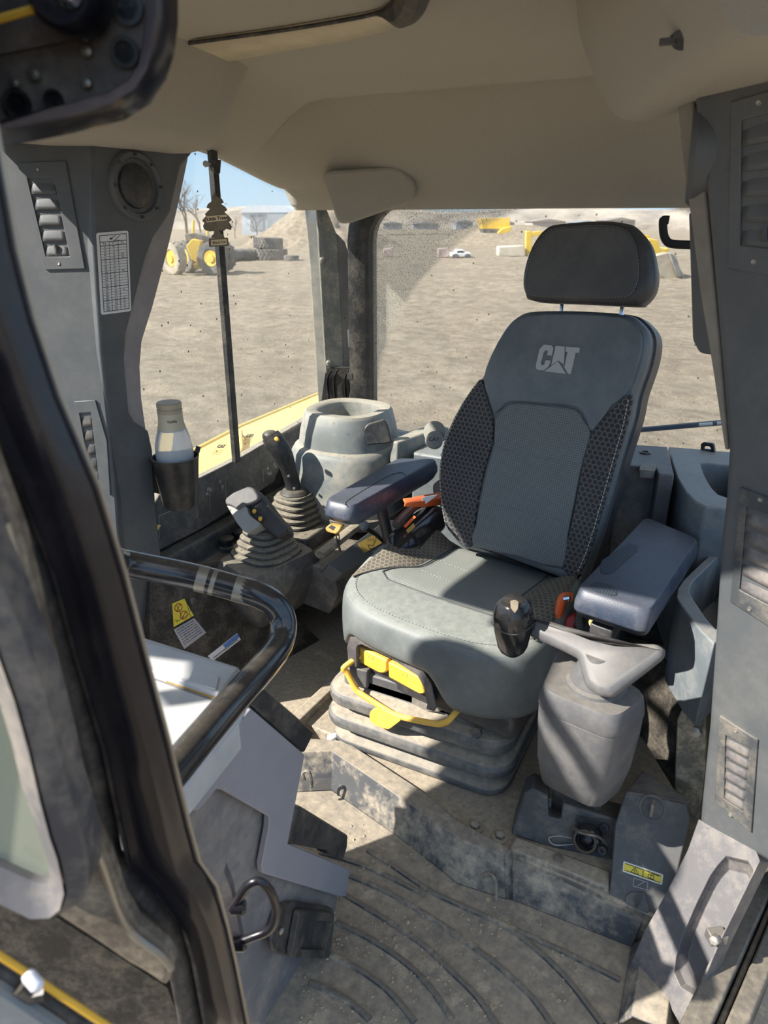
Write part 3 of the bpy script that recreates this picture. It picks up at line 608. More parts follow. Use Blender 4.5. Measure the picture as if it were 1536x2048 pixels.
# suspension bellows, square to the cab
def sq(hx, hy, z, r, n=5, cx=-.012, cy=.25):
    out = []
    for sx, sy, a0 in ((1, 1, 0), (-1, 1, 90), (-1, -1, 180), (1, -1, 270)):
        for k in range(n+1):
            a = math.radians(a0+90*k/n); out.append(V((cx+sx*(hx-r)+r*math.cos(a), cy+sy*(hy-r)+r*math.sin(a), z)))
    return out
pr = [(.225, .235, .087), (.232, .242, .095), (.232, .242, .108), (.205, .215, .128), (.208, .218, .135), (.240, .25, .150), (.242, .252, .168), (.236, .246, .180), (.205, .215, .192), (.206, .216, .198), (.236, .246, .212), (.238, .248, .236), (.232, .242, .246), (.20, .21, .256), (.20, .21, .28)]
b = MB(); b.loft([sq(hx, hy, z, .06) for hx, hy, z in pr]); obj('bellows', b, M['bellows'], seat, ang=30, bevel=.004)
b = MB(); b.loft([sq(.20, .21, z, .02) for z in (.25, .30)]); b.box((.13, .055, .27), (.08, .05, .05)); b.box((-.16, .08, .29), (.05, .10, .05)); obj('suspension_top', b, M['box'], seat, bevel=.004)
for x, y, z in ((.15, .01, .262), (.18, .03, .27)):
    b = MB(); b.lathe([(.013, 0), (.013, .012), (.0, .013)], (x, y, z), (0, -1, .3), 6); obj('bolt', b, M['dark'], seat, bevel=.002)
# backrest
TB = math.radians(13); BN = (-SY*math.cos(TB)+V((0, 0, math.sin(TB)))).normalized(); BU = (SY*math.sin(TB)+V((0, 0, math.cos(TB)))).normalized()
PBK = (BN, S(0, .35, .53)); Bo = PBK[1]
def buv(p): return ((p-Bo).dot(SX), (p-Bo).dot(BU))
bo = [(915, 1090), (896, 1062), (884, 1015), (877, 960), (880, 915), (894, 862), (925, 800), (962, 752), (977, 712), (1008, 655), (1040, 627), (1075, 620), (1150, 620), (1245, 627), (1275, 641), (1295, 672), (1290, 722), (1268, 790), (1258, 840), (1232, 925), (1205, 1025), (1183, 1095), (1160, 1158), (1150, 1162), (1040, 1125), (935, 1100)]
def shrink(q, k):
    """inset a closed 3d outline by k towards its inside along the plane"""
    out = []; m = len(q)
    for i in range(m):
        t = (q[(i+1) % m]-q[i-1]).normalized(); nn = t.cross(BN); out.append(q[i]+nn*k)
    return out
O = [V((p[0], p[1], 0)) for p in bo]; O = spline(O, 4, True); Q = [P(p.x, p.y, pl=PBK) for p in O]
cen = sum(Q, V())/len(Q)
if (shrink(Q, .01)[0]-cen).length > (Q[0]-cen).length: sg = -1
else: sg = 1
sh = lambda k: shrink(Q, sg*k)
b = MB(); b.loft([[p-BN*.10 for p in sh(.05)], [p-BN*.105 for p in sh(.02)], [p-BN*.09 for p in sh(.004)], [p-BN*.03 for p in Q], [p-BN*.010 for p in sh(.002)], [p-BN*.002 for p in sh(.009)], [p for p in sh(.02)]]); back = obj('backrest', b, M['leather2'], seat, ang=70)
b = MB(); sb_ = [p-BN*.055 for p in shrink(Q, -sg*.004)]; b.loft([[p-BN*.05 for p in sb_], sb_, [p+BN*.004 for p in shrink(sb_, sg*.02)], [p-BN*.07 for p in shrink(sb_, sg*.05)]]); obj('back_shell', b, M['shell'], seat, ang=50)
def bplate(name, pts, mat, lift, th, bev=.004, lab=None, sm=3, lab2=None):
    o = MB(); q = [P(p.x, p.y, pl=PBK) for p in (spline([V((a, c, 0)) for a, c in pts], sm, True) if sm else [V((a, c, 0)) for a, c in pts])]
    o.prism([p+BN*lift for p in q], -BN*th); return obj(name, o, mat, back, bevel=bev, seg=3, uvf=buv, label=lab)
bplate('left_wing', [(907, 1068), (892, 1045), (884, 1000), (881, 955), (886, 905), (900, 860), (928, 805), (963, 758), (969, 775), (980, 812), (987, 835), (987, 885), (972, 935), (958, 1000), (950, 1060), (943, 1094), (925, 1086)], M['hex'], .009, .012, .006, 'black honeycomb fabric wing', 2)
bplate('right_wing', [(1262, 790), (1266, 800), (1256, 850), (1235, 920), (1208, 1015), (1186, 1090), (1160, 1150), (1130, 1140), (1140, 1070), (1155, 1000), (1165, 940), (1180, 880), (1190, 860), (1215, 830), (1240, 805)], M['hex'], .009, .012, .006, 'black honeycomb fabric wing', 2)
bplate('upper_panel', [(1050, 631), (1150, 627), (1240, 633), (1268, 646), (1285, 675), (1280, 720), (1255, 788), (1225, 812), (1187, 865), (1172, 838), (1155, 815), (1100, 808), (1035, 803), (1012, 808), (990, 828), (978, 795), (968, 760), (983, 712), (1013, 660)], M['leather2'], .006, .009, .005, None, 2)
bplate('centre_panel', [(1036, 805), (1095, 810), (1153, 818), (1170, 842), (1184, 868), (1172, 910), (1162, 950), (1150, 1010), (1138, 1070), (1128, 1136), (1035, 1112), (947, 1090), (953, 1050), (962, 1000), (975, 940), (990, 888), (992, 838), (1015, 812)], M['perf'], .008, .012, .005, 'perforated centre panel of the backrest', 2)
def bst(pts, mat, lift, nm='stitching', n=6): stitch([P(p.x, p.y, pl=PBK)+BN*lift for p in spline([V((a, c, 0)) for a, c in pts], n)], back, mat, nm, .0009, .006, .003)
bst([(980, 891), (1030, 903), (1100, 919), (1160, 928)], M['greythread'], .009, 'panel_seam'); bst([(957, 1001), (1020, 1014), (1090, 1033), (1140, 1040)], M['greythread'], .009, 'panel_seam')
bst([(895, 1050), (887, 1000), (884, 955), (889, 905), (903, 862), (931, 805), (960, 765)], M['thread'], .010); bst([(1259, 800), (1249, 850), (1229, 920), (1203, 1012), (1180, 1090), (1156, 1148)], M['thread'], .010)
bst([(1296, 690), (1284, 730), (1265, 785), (1270, 800), (1260, 850), (1240, 925), (1214, 1015)], M['greythread'], .001)
# embossed letters
def letter(pts):
    o = MB(); q = [P(*p, pl=PBK) for p in pts]; o.prism([p+BN*.0085 for p in q], -BN*.004); return o
k = lambda x, y: (1073+x*90/205, 687+y*62/140)
def LT(pts): return [(836+p[0]/2.194, 400+p[1]/2.194) for p in pts]
lg = obj('letter', letter(LT([(558, 636), (590, 638), (600, 650), (594, 684), (572, 682), (577, 664), (566, 660), (558, 668), (545, 716), (548, 726), (560, 724), (566, 704), (588, 706), (580, 732), (558, 748), (535, 748), (524, 740), (524, 724), (540, 656)])), M['silver'], back, label='silver letter C')
obj('letter', letter(LT([(610, 642), (650, 644), (646, 722), (622, 706), (600, 722), (558, 748), (590, 730)])), M['silver'], back, label='silver letter A')
obj('letter', letter(LT([(655, 645), (716, 650), (712, 672), (697, 671), (676, 764), (664, 764), (648, 735), (662, 668), (653, 667)])), M['silver'], back, label='silver letter T')
obj('logo_triangle', letter(LT([(620, 710), (656, 764), (560, 752)])), M['silver'], back, label='silver triangle under the letters')
# headrest on two posts
PH = (BN, Bo+BN*.035); ho = [(1062, 598), (1048, 585), (1043, 560), (1050, 520), (1066, 482), (1088, 456), (1115, 447), (1200, 441), (1248, 446), (1270, 455), (1290, 480), (1300, 515), (1304, 550), (1298, 580), (1280, 602), (1262, 607), (1160, 602)]
HQ = [P(p.x, p.y, pl=PH) for p in spline([V((a, c, 0)) for a, c in ho], 3, True)]
hs = lambda k: shrink(HQ, sg*k)
b = MB(); b.loft([[p-BN*.085 for p in hs(.03)], [p-BN*.082 for p in hs(.01)], [p-BN*.06 for p in HQ], [p-BN*.015 for p in hs(-.002)], [p-BN*.004 for p in hs(.004)], [p for p in hs(.012)], [p+BN*.002 for p in hs(.03)]]); head = obj('headrest', b, M['headleather'], seat, ang=70)
fq = [(1066, 592), (1052, 578), (1052, 555), (1062, 520), (1078, 486), (1096, 466), (1120, 457), (1200, 452), (1240, 457), (1260, 468), (1272, 492), (1278, 530), (1276, 565), (1262, 590), (1240, 595), (1160, 596)]
b = MB(); q = [P(p.x, p.y, pl=PH)+BN*.0055 for p in spline([V((a, c, 0)) for a, c in fq], 3, True)]; b.prism(q, -BN*.006); obj('headrest_face', b, stuff('headrest_front', (.075, .077, .078), .5, .05, .05, bump=.4, bscale=420), head, bevel=.004, seg=3)
for dv, o_ in ((0, fq), ):
    stitch([p+BN*.0002 for p in q]+[q[0]], head, M['greythread'], 'stitching', .0007, .004, .003)
for (u, v), (u2, v2) in (((1112, 590), (1109, 632)), ((1235, 596), (1230, 638))):
    b = MB(); b.tube([P(u, v, pl=PBK)-BN*.04, P(u2, v2, pl=PBK)-BN*.04], .0055, 12); obj('headrest_post', b, M['chrome'], seat)
# armrests
def armrest(tops, z, th, lab, name='armrest'):
    a = thing(name, lab, 'armrest'); return a
zR = .668; RT_ = [P(*p, z=zR) for p in ((649, 999), (797, 915), (876, 917), (706, 1012))]
def chamf(top, zt, h, ins):
    c = sum(top, V())/4; q = lambda k, z: [V((c.x+(p.x-c.x)*k, c.y+(p.y-c.y)*k, z)) for p in rounded3(top, .022)]
    return [q(.86, zt-h), q(.97, zt-h+.008), q(1.05, zt-h*.62), q(1.05, zt-h*.4), q(1.0, zt-.004), q(.975, zt)]
def rounded3(pts, r): return rnd2(pts, r, 4)
b = MB(); b.loft(chamf(RT_, zR, .062, .01)); ar = obj('armrest', b, M['blue'], seat, ang=30, bevel=.003, label='armrest beside the two joysticks')
b = MB(); b.tube(spline([P(u, v, z=zR+.0005) for u, v in ((690, 1010), (699, 998), (770, 955), (800, 945), (812, 950))], 6), .0012, 5); obj('pad_groove', b, M['darker'], ar)
zL = .655; LT_ = [P(*p, z=zL) for p in ((1153, 1176), (1292, 1032), (1398, 1076), (1300, 1222))]
b = MB(); b.loft(chamf(LT_, zL, .068, .01)); al = obj('armrest', b, M['blue'], seat, ang=30, bevel=.003, label='armrest by the door side')
mg = mat_perf('grip_pad', (.05, .062, .08), .02)
for q in ([(1202, 1122), (1258, 1085), (1276, 1092), (1275, 1100), (1222, 1147), (1202, 1147)], [(1177, 1172), (1192, 1163), (1220, 1168), (1233, 1180), (1234, 1191), (1218, 1190), (1188, 1182)]):
    b = MB(); p_ = [P(u, v, z=zL+.0015) for u, v in rnd2(q, 6)]; b.prism(p_, V((0, 0, -.004))); obj('grip_pad', b, mg, al, uvf=lambda p: (p.x, p.y))
b = MB(); b.prism([P(*p, z=.575) for p in ((1180, 1245), (1225, 1262), (1330, 1130), (1290, 1110))], V((0, 0, -.03))); obj('armrest_bracket', b, M['shell'], seat, bevel=.004)
b = MB(); b.tube([P(1270, 1160, z=.56), V((.36, .36, .40))], .014, 10); obj('armrest_post', b, M['shell'], seat)
b = MB(); b.tube([P(760, 1005, z=.61), V((-.25, .40, .42))], .016, 10); obj('armrest_post', b, M['shell'], seat)
# ================================================================== YARD
CG = V((0, 0, -1.5))
def gh(x, y):
    d = math.hypot(x-.5, y+1.2); f = ss(3, 7, d)
    p = V((x*.55+y*.18, y*.55-x*.1, 0)); h = noise.fractal(V((p.x*.45, p.y*1.15, 3.)), .9, 2.1, 5)*.11 + noise.fractal(V((x*1.7, y*2.3, 9.)), .8, 2.2, 4)*.035
    h += .025*math.sin(x*.9*.6+y*2.3+2.2*noise.noise(V((x*.12, y*.12, 1.)))) * ss(5, 9, d)*(1-ss(25, 45, d))
    return -1.5+h*f*(1-.6*ss(50, 120, d))
b = MB(); rad = [0.]+[2.2*1.0245**k for k in range(236)]; angs = []
a = -28.
while a < 80: angs.append(a); a += .36
a = 80
while a < 332: angs.append(a); a += 7
rings = []
for r in rad[1:]: rings.append([V((.5-math.sin(math.radians(t))*r, -1.2+math.cos(math.radians(t))*r, 0)) for t in angs])
for rg in rings:
    for p in rg: p.z = gh(p.x, p.y)
b.loft(rings, True, False); b.face(rings[0]); gr = struct('ground', b, M['ground'], ang=180)
# ================================================================== CONTROLS ON THE RIGHT SIDE
con = thing('side_console', 'long dusty dark plastic side console under the right window carrying the two joysticks', 'console', (-.55, .3, .085))
b = MB(); b.prism([V((-.79, .0, z)) if False else V((x, .03, z)) for x, z in ((-.795, .01), (-.70, .01), (-.66, .37), (-.70, .395), (-.745, .40), (-.755, .46), (-.795, .47))], V((0, .82, 0))); obj('console_body', b, M['dark'], con, bevel=.008)
def quadring(c, k, z): 
    m = sum(c, V())/4; return [V((m.x+(p.x-m.x)*k, m.y+(p.y-m.y)*k, z)) for p in rnd2(c, .02, 3)]
Q1 = [P(*p, z=.44) for p in ((437, 1119), (502, 1160), (628, 1100), (560, 1062))]
b = MB(); b.loft([quadring(Q1, .62, .26), quadring(Q1, .78, .275), quadring(Q1, 1.20, .37), quadring(Q1, 1.20, .395), quadring(Q1, 1.17, .405), quadring(Q1, 1.14, .42), quadring(Q1, 1.0, .44)]); pod1 = obj('joystick_pod', b, M['dark'], con, bevel=.005)
c2 = P(592, 1045, z=.45); Q2 = [c2+V((a*.10, e*.10, 0)) for a, e in ((-1, -1), (1, -1), (1, 1), (-1, 1))]
b = MB(); b.loft([quadring(Q2, 1.05, .36), quadring(Q2, 1.05, .42), quadring(Q2, .95, .45)]); obj('joystick_pod', b, M['dark'], con, bevel=.005)
b = MB(); b.prism([V((x, .29, z)) for x, z in ((-.70, .30), (-.40, .26), (-.37, .33), (-.38, .40), (-.70, .43))], V((0, .55, 0))); obj('console_shelf', b, M['dark'], con, bevel=.008)
PCN = (V((.62, -.15, .76)).normalized(), P(735, 1085, x=-.345))
plate('arm_panel', [(655, 1128), (704, 1090), (772, 1040), (800, 1040), (815, 1075), (790, 1108), (724, 1128), (684, 1148)], M['post'], con, PCN, .05, r=4, bevel=.006)
plate('heater_sticker', [(715, 1087), (749, 1069), (767, 1084), (728, 1107)], M['gold'], con, PCN, .001, off=.0015, r=2, label='gold sticker with a seat symbol')
n = nrm_of(PCN); b = MB(); sk = [(752, 1075), (745, 1092), (735, 1090), (738, 1098), (748, 1096)]; sk = [P(*p, pl=PCN) for p in sk]
for a, c in zip(sk, sk[1:]): ln(b, a, c, .0016, n, .002)
for dx in (-8, -3, 2): ln(b, P(742+dx, 1083, pl=PCN), P(744+dx, 1077, pl=PCN), .0012, n, .002)
obj('seat_symbol', b, M['ink'], con)
c = P(728, 1051, x=-.33); b = MB(); b.lathe([(.0, .012), (.012, .010), (.014, .004), (.013, -.01)], c, (.5, -.7, .3), 16); obj('tilt_knob', b, stuff('knob_grey', (.2, .2, .21), .4, .1, 0), con)
b = MB(); b.tube([c+V((.01, -.01, .0)), P(752, 1068, x=-.31), P(772, 1087, x=-.30)], lambda t: .009-.003*t, 10); obj('tilt_lever', b, M['shiny'], con)
c = P(667, 1058, z=.60); kp = MB(); kp.prism([P(*p, pl=(V((.2, -.75, .6)), c)) for p in rnd2([(649, 1056), (660, 1047), (684, 1051), (680, 1061), (672, 1069), (653, 1064)], 4)], V((0, .018, -.004))); kpo = obj('keypad', kp, M['ochre'], seat, bevel=.003, label='ochre keypad under the armrest'); n_ = V((.2, -.75, .6)).normalized(); b = MB(); b.prism([P(*p, pl=(n_, c))+n_*.0008 for p in ((657, 1055), (663, 1050), (671, 1054), (666, 1061))], -n_*.002); obj('key_face', b, M['ink'], kpo)
b = MB(); b.tube(spline([P(674, 1068, z=.58), P(676, 1078, z=.56), P(677, 1090, z=.53), P(681, 1103, z=.50)], 4), lambda t: .006-.003*t, 8); obj('connector', b, M['chrome'], kpo)
b = MB(); b.tube([P(640, 1110, x=-.42), P(700, 1062, x=-.42), P(735, 1038, x=-.42)], (.018, .012), 8); obj('side_rail', b, M['floormetal'], con)
# knobs
for u, v, r in ((454, 1080, .022), (480, 1066, .02)):
    c = P(u, v+12, z=.41); k_ = thing('round_knob', 'round black knob on the console %s the front joystick boot' % ('left of' if u < 470 else 'just behind'), 'knob', c, 'console knobs')
    b = MB(); b.lathe([(r*.8, 0), (r*.75, .012), (r, .016), (r, .026), (r*.7, .03), (0, .031)], c, (0, 0, 1), 20); obj('knob_cap', b, M['darker'], k_)
    b = MB(); b.lathe([(r*1.25, -.006), (r*1.25, .002), (r*.9, .003)], c, (0, 0, 1), 20); obj('knob_collar', b, M['dark'], k_)
def boot(c, r0, r1, h, name, lab, parent):
    pr = []; nf = 5
    for i in range(nf):
        t0, t1 = i/nf, (i+1)/nf; ra = r0+(r1-r0)*t0**1.0; rb = r0+(r1-r0)*t1
        pr += [(ra*.93, h*t0), (ra, h*(t0+.25/nf)), (ra*.99, h*(t0+.55/nf)), ((ra+rb)/2*.86, h*(t0+.85/nf))]
    pr += [(r1, h), (r1*.95, h*1.04), (0, h*1.05)]
    b = MB(); b.lathe(pr, c, (0, 0, 1), 36, sq=3.2, ref=(SX.x, SX.y, 0)); return obj('rubber_boot', b, M['boot'], parent, ang=25)
j1 = thing('joystick', 'short joystick with a light grey thumb plate and two yellow buttons on a rubber boot', 'joystick', P(533, 1108, z=.44), 'joysticks')
c = P(533, 1106, z=.438); c.z = .4405; boot(c, .086, .046, .075, '', '', j1); tp = c+V((0, 0, .075))
def W(u, v, yy): return P(u, v, y=yy)
b = MB(); b.tube(spline([tp+V((0, 0, -.01)), W(545, 1050, tp.y), W(535, 1028, tp.y-.01), W(516, 1006, tp.y-.02)], 5), lambda t: (.040-.014*ss(0, .4, t), .036-.012*ss(0, .4, t)), 14); obj('handle', b, M['darker'], j1)
PJ = (V((.12, -.82, .55)).normalized(), W(500, 1030, tp.y-.055))
plate('handle_side', [(511, 979), (528, 1001), (550, 1030), (568, 1048), (572, 1064), (550, 1075), (520, 1050), (497, 1032), (490, 1000)], M['darker'], j1, PJ, .05, r=6, off=-.012, bevel=.010, seg=3)
plate('thumb_plate', [(454, 1011), (464, 1012), (479, 1021), (490, 1012), (495, 1015), (499, 1030), (513, 1041), (521, 1046), (519, 1053), (499, 1065), (490, 1065), (476, 1048)], stuff('light_grey_plastic', (.33, .33, .315), .5, .2, .3), j1, PJ, .045, r=4, off=.004, bevel=.007, seg=3, label='light grey thumb plate')
plate('hand_rest', [(453, 999), (470, 986), (499, 974), (511, 978), (520, 993), (520, 1002), (506, 1009), (490, 1013), (479, 1022), (464, 1013), (454, 1011)], M['trim'], j1, PJ, .055, r=5, off=.010, bevel=.010, seg=3)
for u, v in ((510, 1023), (522, 1038)):
    b = MB(); b.lathe([(.0055, -.012), (.0055, .005), (.003, .007), (0, .007)], P(u, v, pl=PJ)+PJ[0]*.004, (.5, -.6, .5), 10); obj('button', b, M['yellow'], j1, label='yellow button')
j2 = thing('joystick', 'tall curved black joystick standing behind the short one, with one yellow button on top', 'joystick', P(592, 1045, z=.45), 'joysticks')
c = P(592, 1040, z=.4505); boot(c, .082, .05, .085, '', '', j2); tp2 = c+V((0, 0, .083)); b = MB(); b.lathe([(.042, 0), (.044, .008), (.036, .016), (.028, .02)], tp2, (0, 0, 1), 24); obj('boot_collar', b, M['darker'], j2)
b = MB(); b.tube(spline([tp2, W(584, 962, tp2.y), W(576, 935, tp2.y-.01), W(566, 910, tp2.y-.02), W(552, 888, tp2.y-.03), W(540, 871, tp2.y-.035)], 5), lambda t: (.024+.006*ss(.3, .7, t)-.002*ss(.8, 1, t), .022+.010*ss(.3, .75, t)-.006*ss(.85, 1, t)), 16); h2 = obj('handle', b, M['darker'], j2)
b = MB(); b.ball(W(541, 873, tp2.y-.035), (.026, .024, .020)); obj('handle_top', b, M['darker'], j2)
b = MB(); b.lathe([(.006, -.01), (.006, .004), (0, .005)], W(553, 878, tp2.y-.062), (.3, -.8, .5), 10); obj('button', b, M['yellow'], j2, label='yellow button')
for u, v in ((569, 925), (577, 952), (588, 977)):
    b = MB(); b.lathe([(.004, -.006), (.004, .001), (0, .0015)], W(u, v, tp2.y-.036), (.3, -.9, .2), 8); obj('screw', b, M['steel'], j2)
# ================================================================== REAR RIGHT TUB AND REAR LEDGE
cp = P(697, 815, y=.66); tub = thing('storage_tub', 'dusty grey stepped round tub with an open top in the rear right corner', 'storage tub', cp+V((0, 0, -.24)))
b = MB(); b.lathe([(.188, -.32), (.178, -.20), (.168, -.125), (.158, -.108), (.146, -.102), (.140, -.06), (.128, -.008), (.121, 0), (.094, .0), (.088, -.005), (.082, -.07), (.05, -.075), (0, -.075)], cp, (0, 0, 1), 48, sq=2.6); tb = obj('tub_body', b, M['pot'], tub, ang=40)
b = MB(); b.lathe([(.196, -.328), (.192, -.30), (.18, -.295)], cp, (0, 0, 1), 48, sq=2.8); obj('tub_base', b, M['dark'], tub)
nt = V((.42, -.88, .2)).normalized(); PT = (nt, cp+V((.05, -.13, -.05))); plate('tub_shade_plate', [(727, 858), (734, 848), (768, 838), (776, 850), (784, 884), (776, 887), (734, 890)], M['darker'], tub, PT, .02, r=5, off=.004, bevel=.004, label='dark plate standing in for the shaded recess in the side of the tub')  # black plate for the recess, its shade put into the colour
led = thing('rear_ledge', 'grey plastic ledge with a raised rib running behind the seat under the rear window', 'ledge', (.0, .75, .085))
zl = .665
b = MB(); b.prism([V((x, y, .09)) for x, y in ((-.30, .62), (.2, .62), (.35, .62), (.35, .815), (-.30, .815))], V((0, 0, zl-.09))); obj('ledge_body', b, M['bin'], led, bevel=.008)
rb_ = [(lambda p: V((p.x, min(p.y, .81), p.z)))(P(*p, z=.70)) for p in ((779, 880), (870, 840), (905, 838), (905, 850), (862, 862), (795, 885))]
b = MB(); b.prism(rb_, V((0, 0, -.07))); obj('ledge_rib', b, M['pot'], led, bevel=.006)
zt = .742; tp_ = [(lambda p: V((p.x, min(p.y, .815), p.z)))(P(*p, z=zt)) for p in ((1255, 888), (1335, 893), (1349, 950), (1318, 948), (1312, 936), (1240, 930))]; b = MB(); b.prism(tp_, V((0, 0, -.3))); obj('ledge_top', b, M['trim'], led, bevel=.004)
c = P(1290, 906, z=zt); b = MB(); b.lathe([(.014, 0), (.014, .004), (.009, .004), (.008, -.002), (0, -.002)], c, (0, 0, 1), 16); obj('cap', b, M['dark'], led)
b = MB(); b.prism([P(*p, z=zt+.004) for p in rnd2(((1282, 926), (1314, 928), (1310, 942), (1278, 940)), 3)], V((0, 0, -.02))); obj('latch_plate', b, M['dark'], led, bevel=.002)
b = MB(); b.prism(pp([(1277, 944), (1304, 946), (1304, 965), (1275, 963)], pl=(V((0, -1, 0)), P(1290, 955, z=zt-.04))), V((0, .02, 0))); obj('latch_recess', b, M['darker'], led)
# power socket cap with embossed word
c = P(868, 880, y=.60); so = thing('power_socket', 'round grey power socket cap with embossed letters beside the backrest', 'socket', c, None); n = V((.25, -.85, .45)).normalized()
b = MB(); b.lathe([(.022, -.03), (.024, -.004), (.026, 0), (.024, .006), (.018, .008), (0, .008)], c, n, 24); obj('socket_cap', b, M['pot'], so)
b = MB(); b.lathe([(.026, -.02), (.032, -.02), (.032, -.006), (.026, -.004)], c+V((-.004, .01, .022)), n, 24); obj('socket_collar', b, M['pot'], so)
text('letter', 'CAT', c+n*.0082, .015, n, (0, 0, 1), M['dark'], so, .0006, label='embossed letters')
# bin in the rear left corner
zb = .725; bn = thing('corner_bin', 'blue grey open bin with a curved rim in the rear left corner', 'bin', P(1400, 960, z=.4))
ou = [P(*p, z=zb) for p in ((1337, 893), (1345, 925), (1355, 955), (1372, 983), (1392, 1003), (1412, 1013), (1480, 1018), (1500, 960), (1500, 905), (1440, 902), (1390, 897))]
inn = [P(*p, z=zb) for p in ((1400, 926), (1403, 934), (1408, 948), (1415, 962), (1424, 976), (1436, 988), (1470, 1000), (1485, 960), (1485, 932), (1440, 929), (1415, 926))]
sh_ = lambda q, k, z: [V(((p.x-sum(q, V()).x/len(q))*k+sum(q, V()).x/len(q), (p.y-sum(q, V()).y/len(q))*k+sum(q, V()).y/len(q), z)) for p in q]
b = MB(); b.loft([sh_(ou, .8, .30), sh_(ou, .96, zb-.05), sh_(ou, 1., zb-.01), ou, inn, sh_(inn, .95, zb-.03), sh_(inn, .9, zb-.18)]); obj('bin_body', b, M['bin'], bn, bevel=.004, ang=30)
lt = thing('catch', 'small black slotted catch standing on the rim of the corner bin', 'catch', P(1415, 902, z=zb)); b = MB(); q = pp([(1402, 888), (1406, 885), (1424, 887), (1427, 891), (1429, 905), (1401, 903)], pl=(V((-.3, -.95, 0)), P(1415, 902, z=zb))); qi = pp([(1407, 896), (1411, 892), (1419, 893), (1422, 897), (1422, 899), (1407, 898)], pl=(V((-.3, -.95, 0)), P(1415, 902, z=zb))); e = V((.003, .008, 0)); b.loft([q, [p+e for p in q], [p+e for p in qi], qi, q], True, False); obj('catch_loop', b, M['shiny'], lt)
zb2 = .60; sb2 = thing('side_bin', 'dark blue grey open storage bin beside the left post', 'bin', P(1400, 1250, z=.3))
ou = [P(*p, z=zb2) for p in ((1480, 1062), (1440, 1091), (1400, 1127), (1366, 1160), (1354, 1178), (1352, 1195), (1362, 1212), (1400, 1262), (1428, 1288), (1505, 1230), (1510, 1150))]
inn = [P(*p, z=zb2) for p in ((1478, 1078), (1444, 1106), (1412, 1136), (1388, 1160), (1380, 1172), (1379, 1184), (1385, 1196), (1412, 1236), (1432, 1258), (1488, 1215), (1490, 1150))]
b = MB(); b.loft([sh_(ou, .90, .40), sh_(ou, .97, zb2-.08), sh_(ou, 1., zb2-.012), sh_(ou, .99, zb2), inn, sh_(inn, .94, zb2-.012), sh_(inn, .90, zb2-.12)]); obj('bin_body', b, M['bin'], sb2, bevel=.003, ang=30)
# ================================================================== STEERING CONSOLE (grey box with the tee lever)
ZB = .535
def boxring(k, z, dx=0, dy=0, r=.03):
    q = [P(*p, z=ZB) for p in ((1078, 1378), (1232, 1442), (1302, 1388), (1118, 1288))]; m = sum(q, V())/4
    return [V((m.x+(p.x-m.x)*k+dx, m.y+(p.y-m.y)*k+dy, z)) for p in rnd2(q, r, 4)]
zf = ZB
for it in range(60):
    f = boxring(.90, zf, 0, .0, .0001)
    fx = f[5]; pj = fx-CAM; dz = pj.dot(FW); vv = 1024-FPX*pj.dot(UP)/dz
    if vv > 1640: break
    zf -= .006
zbot = zf
stc = thing('steering_console', 'rounded mid grey plastic steering pedestal standing left of the seat with a tee shaped lever', 'steering console', boxring(.8, zbot)[0])
b = MB(); b.loft([boxring(.70, zbot, 0, .01), boxring(.82, zbot+.012, 0, .005), boxring(.95, zbot+.07), boxring(1.02, zbot+.15), boxring(1.03, ZB-.040)]); obj('pedestal', b, M['box'], stc, ang=50, bevel=.004)
b = MB(); b.loft([boxring(1.03, ZB-.042), boxring(1.045, ZB-.038), boxring(1.04, ZB-.028), boxring(.98, ZB-.005), boxring(.94, ZB), boxring(.5, ZB+.002)]); obj('top_cap', b, M['box'], stc, ang=50)
c = P(1192, 1368, z=ZB+.001); b = MB(); b.lathe([(.055, -.004), (.053, .006), (.046, .009), (.041, .027), (.030, .053), (.027, .066)], c, (0, 0, 1), 32); obj('lever_boot', b, M['box'], stc)
PTW = (V((-.12, -.62, .78)).normalized(), P(1200, 1325, z=.596))
tl = [(1062, 1230), (1085, 1235), (1130, 1248), (1190, 1272), (1235, 1282), (1314, 1284), (1331, 1296), (1328, 1312), (1290, 1342), (1224, 1392), (1196, 1388), (1170, 1370), (1160, 1338), (1156, 1314), (1120, 1296), (1080, 1278), (1056, 1268)]
b = MB(); q = pp(tl, 9, pl=PTW); n = PTW[0]; m = sum(q, V())/len(q)
def inset(q, k, n):
    o = []
    for i in range(len(q)):
        t = (q[(i+1) % len(q)]-q[i-1]).normalized(); o.append(q[i]+n.cross(t)*k)
    return o
s_ = 1 if (inset(q, .01, n)[0]-m).length < (q[0]-m).length else -1
b.loft([[p-n*.027 for p in inset(q, s_*.011, n)], [p-n*.020 for p in inset(q, s_*.003, n)], [p-n*.010 for p in q], [p-n*.002 for p in inset(q, s_*.004, n)], [p+n*.004 for p in inset(q, s_*.012, n)]]); obj('tee_lever', b, M['box'], stc, ang=70)
ck = P(1026, 1236, z=.622); b = MB(); kx = .0345
b.lathe([(0, .041), (kx*.55, .041), (kx*.80, .032), (kx*.98, .010), (kx, .0), (kx*.96, -.012), (kx*.92, -.026), (kx*.74, -.062), (kx*.62, -.072), (kx*.4, -.076), (0, -.077)], ck, (-.04, -.06, 1), 28, sq=3, ref=(.9, -.4, 0), sx=.95); kn = obj('lever_knob', b, M['shiny'], stc, ang=50, label='glossy black knob')
b = MB(); b.lathe([(kx*.98, -.0115), (kx*.995, -.0125), (kx*.975, -.0135)], ck, (-.04, -.06, 1), 28, sq=3, ref=(.9, -.4, 0), sx=.95); obj('knob_seam', b, M['dark'], kn)
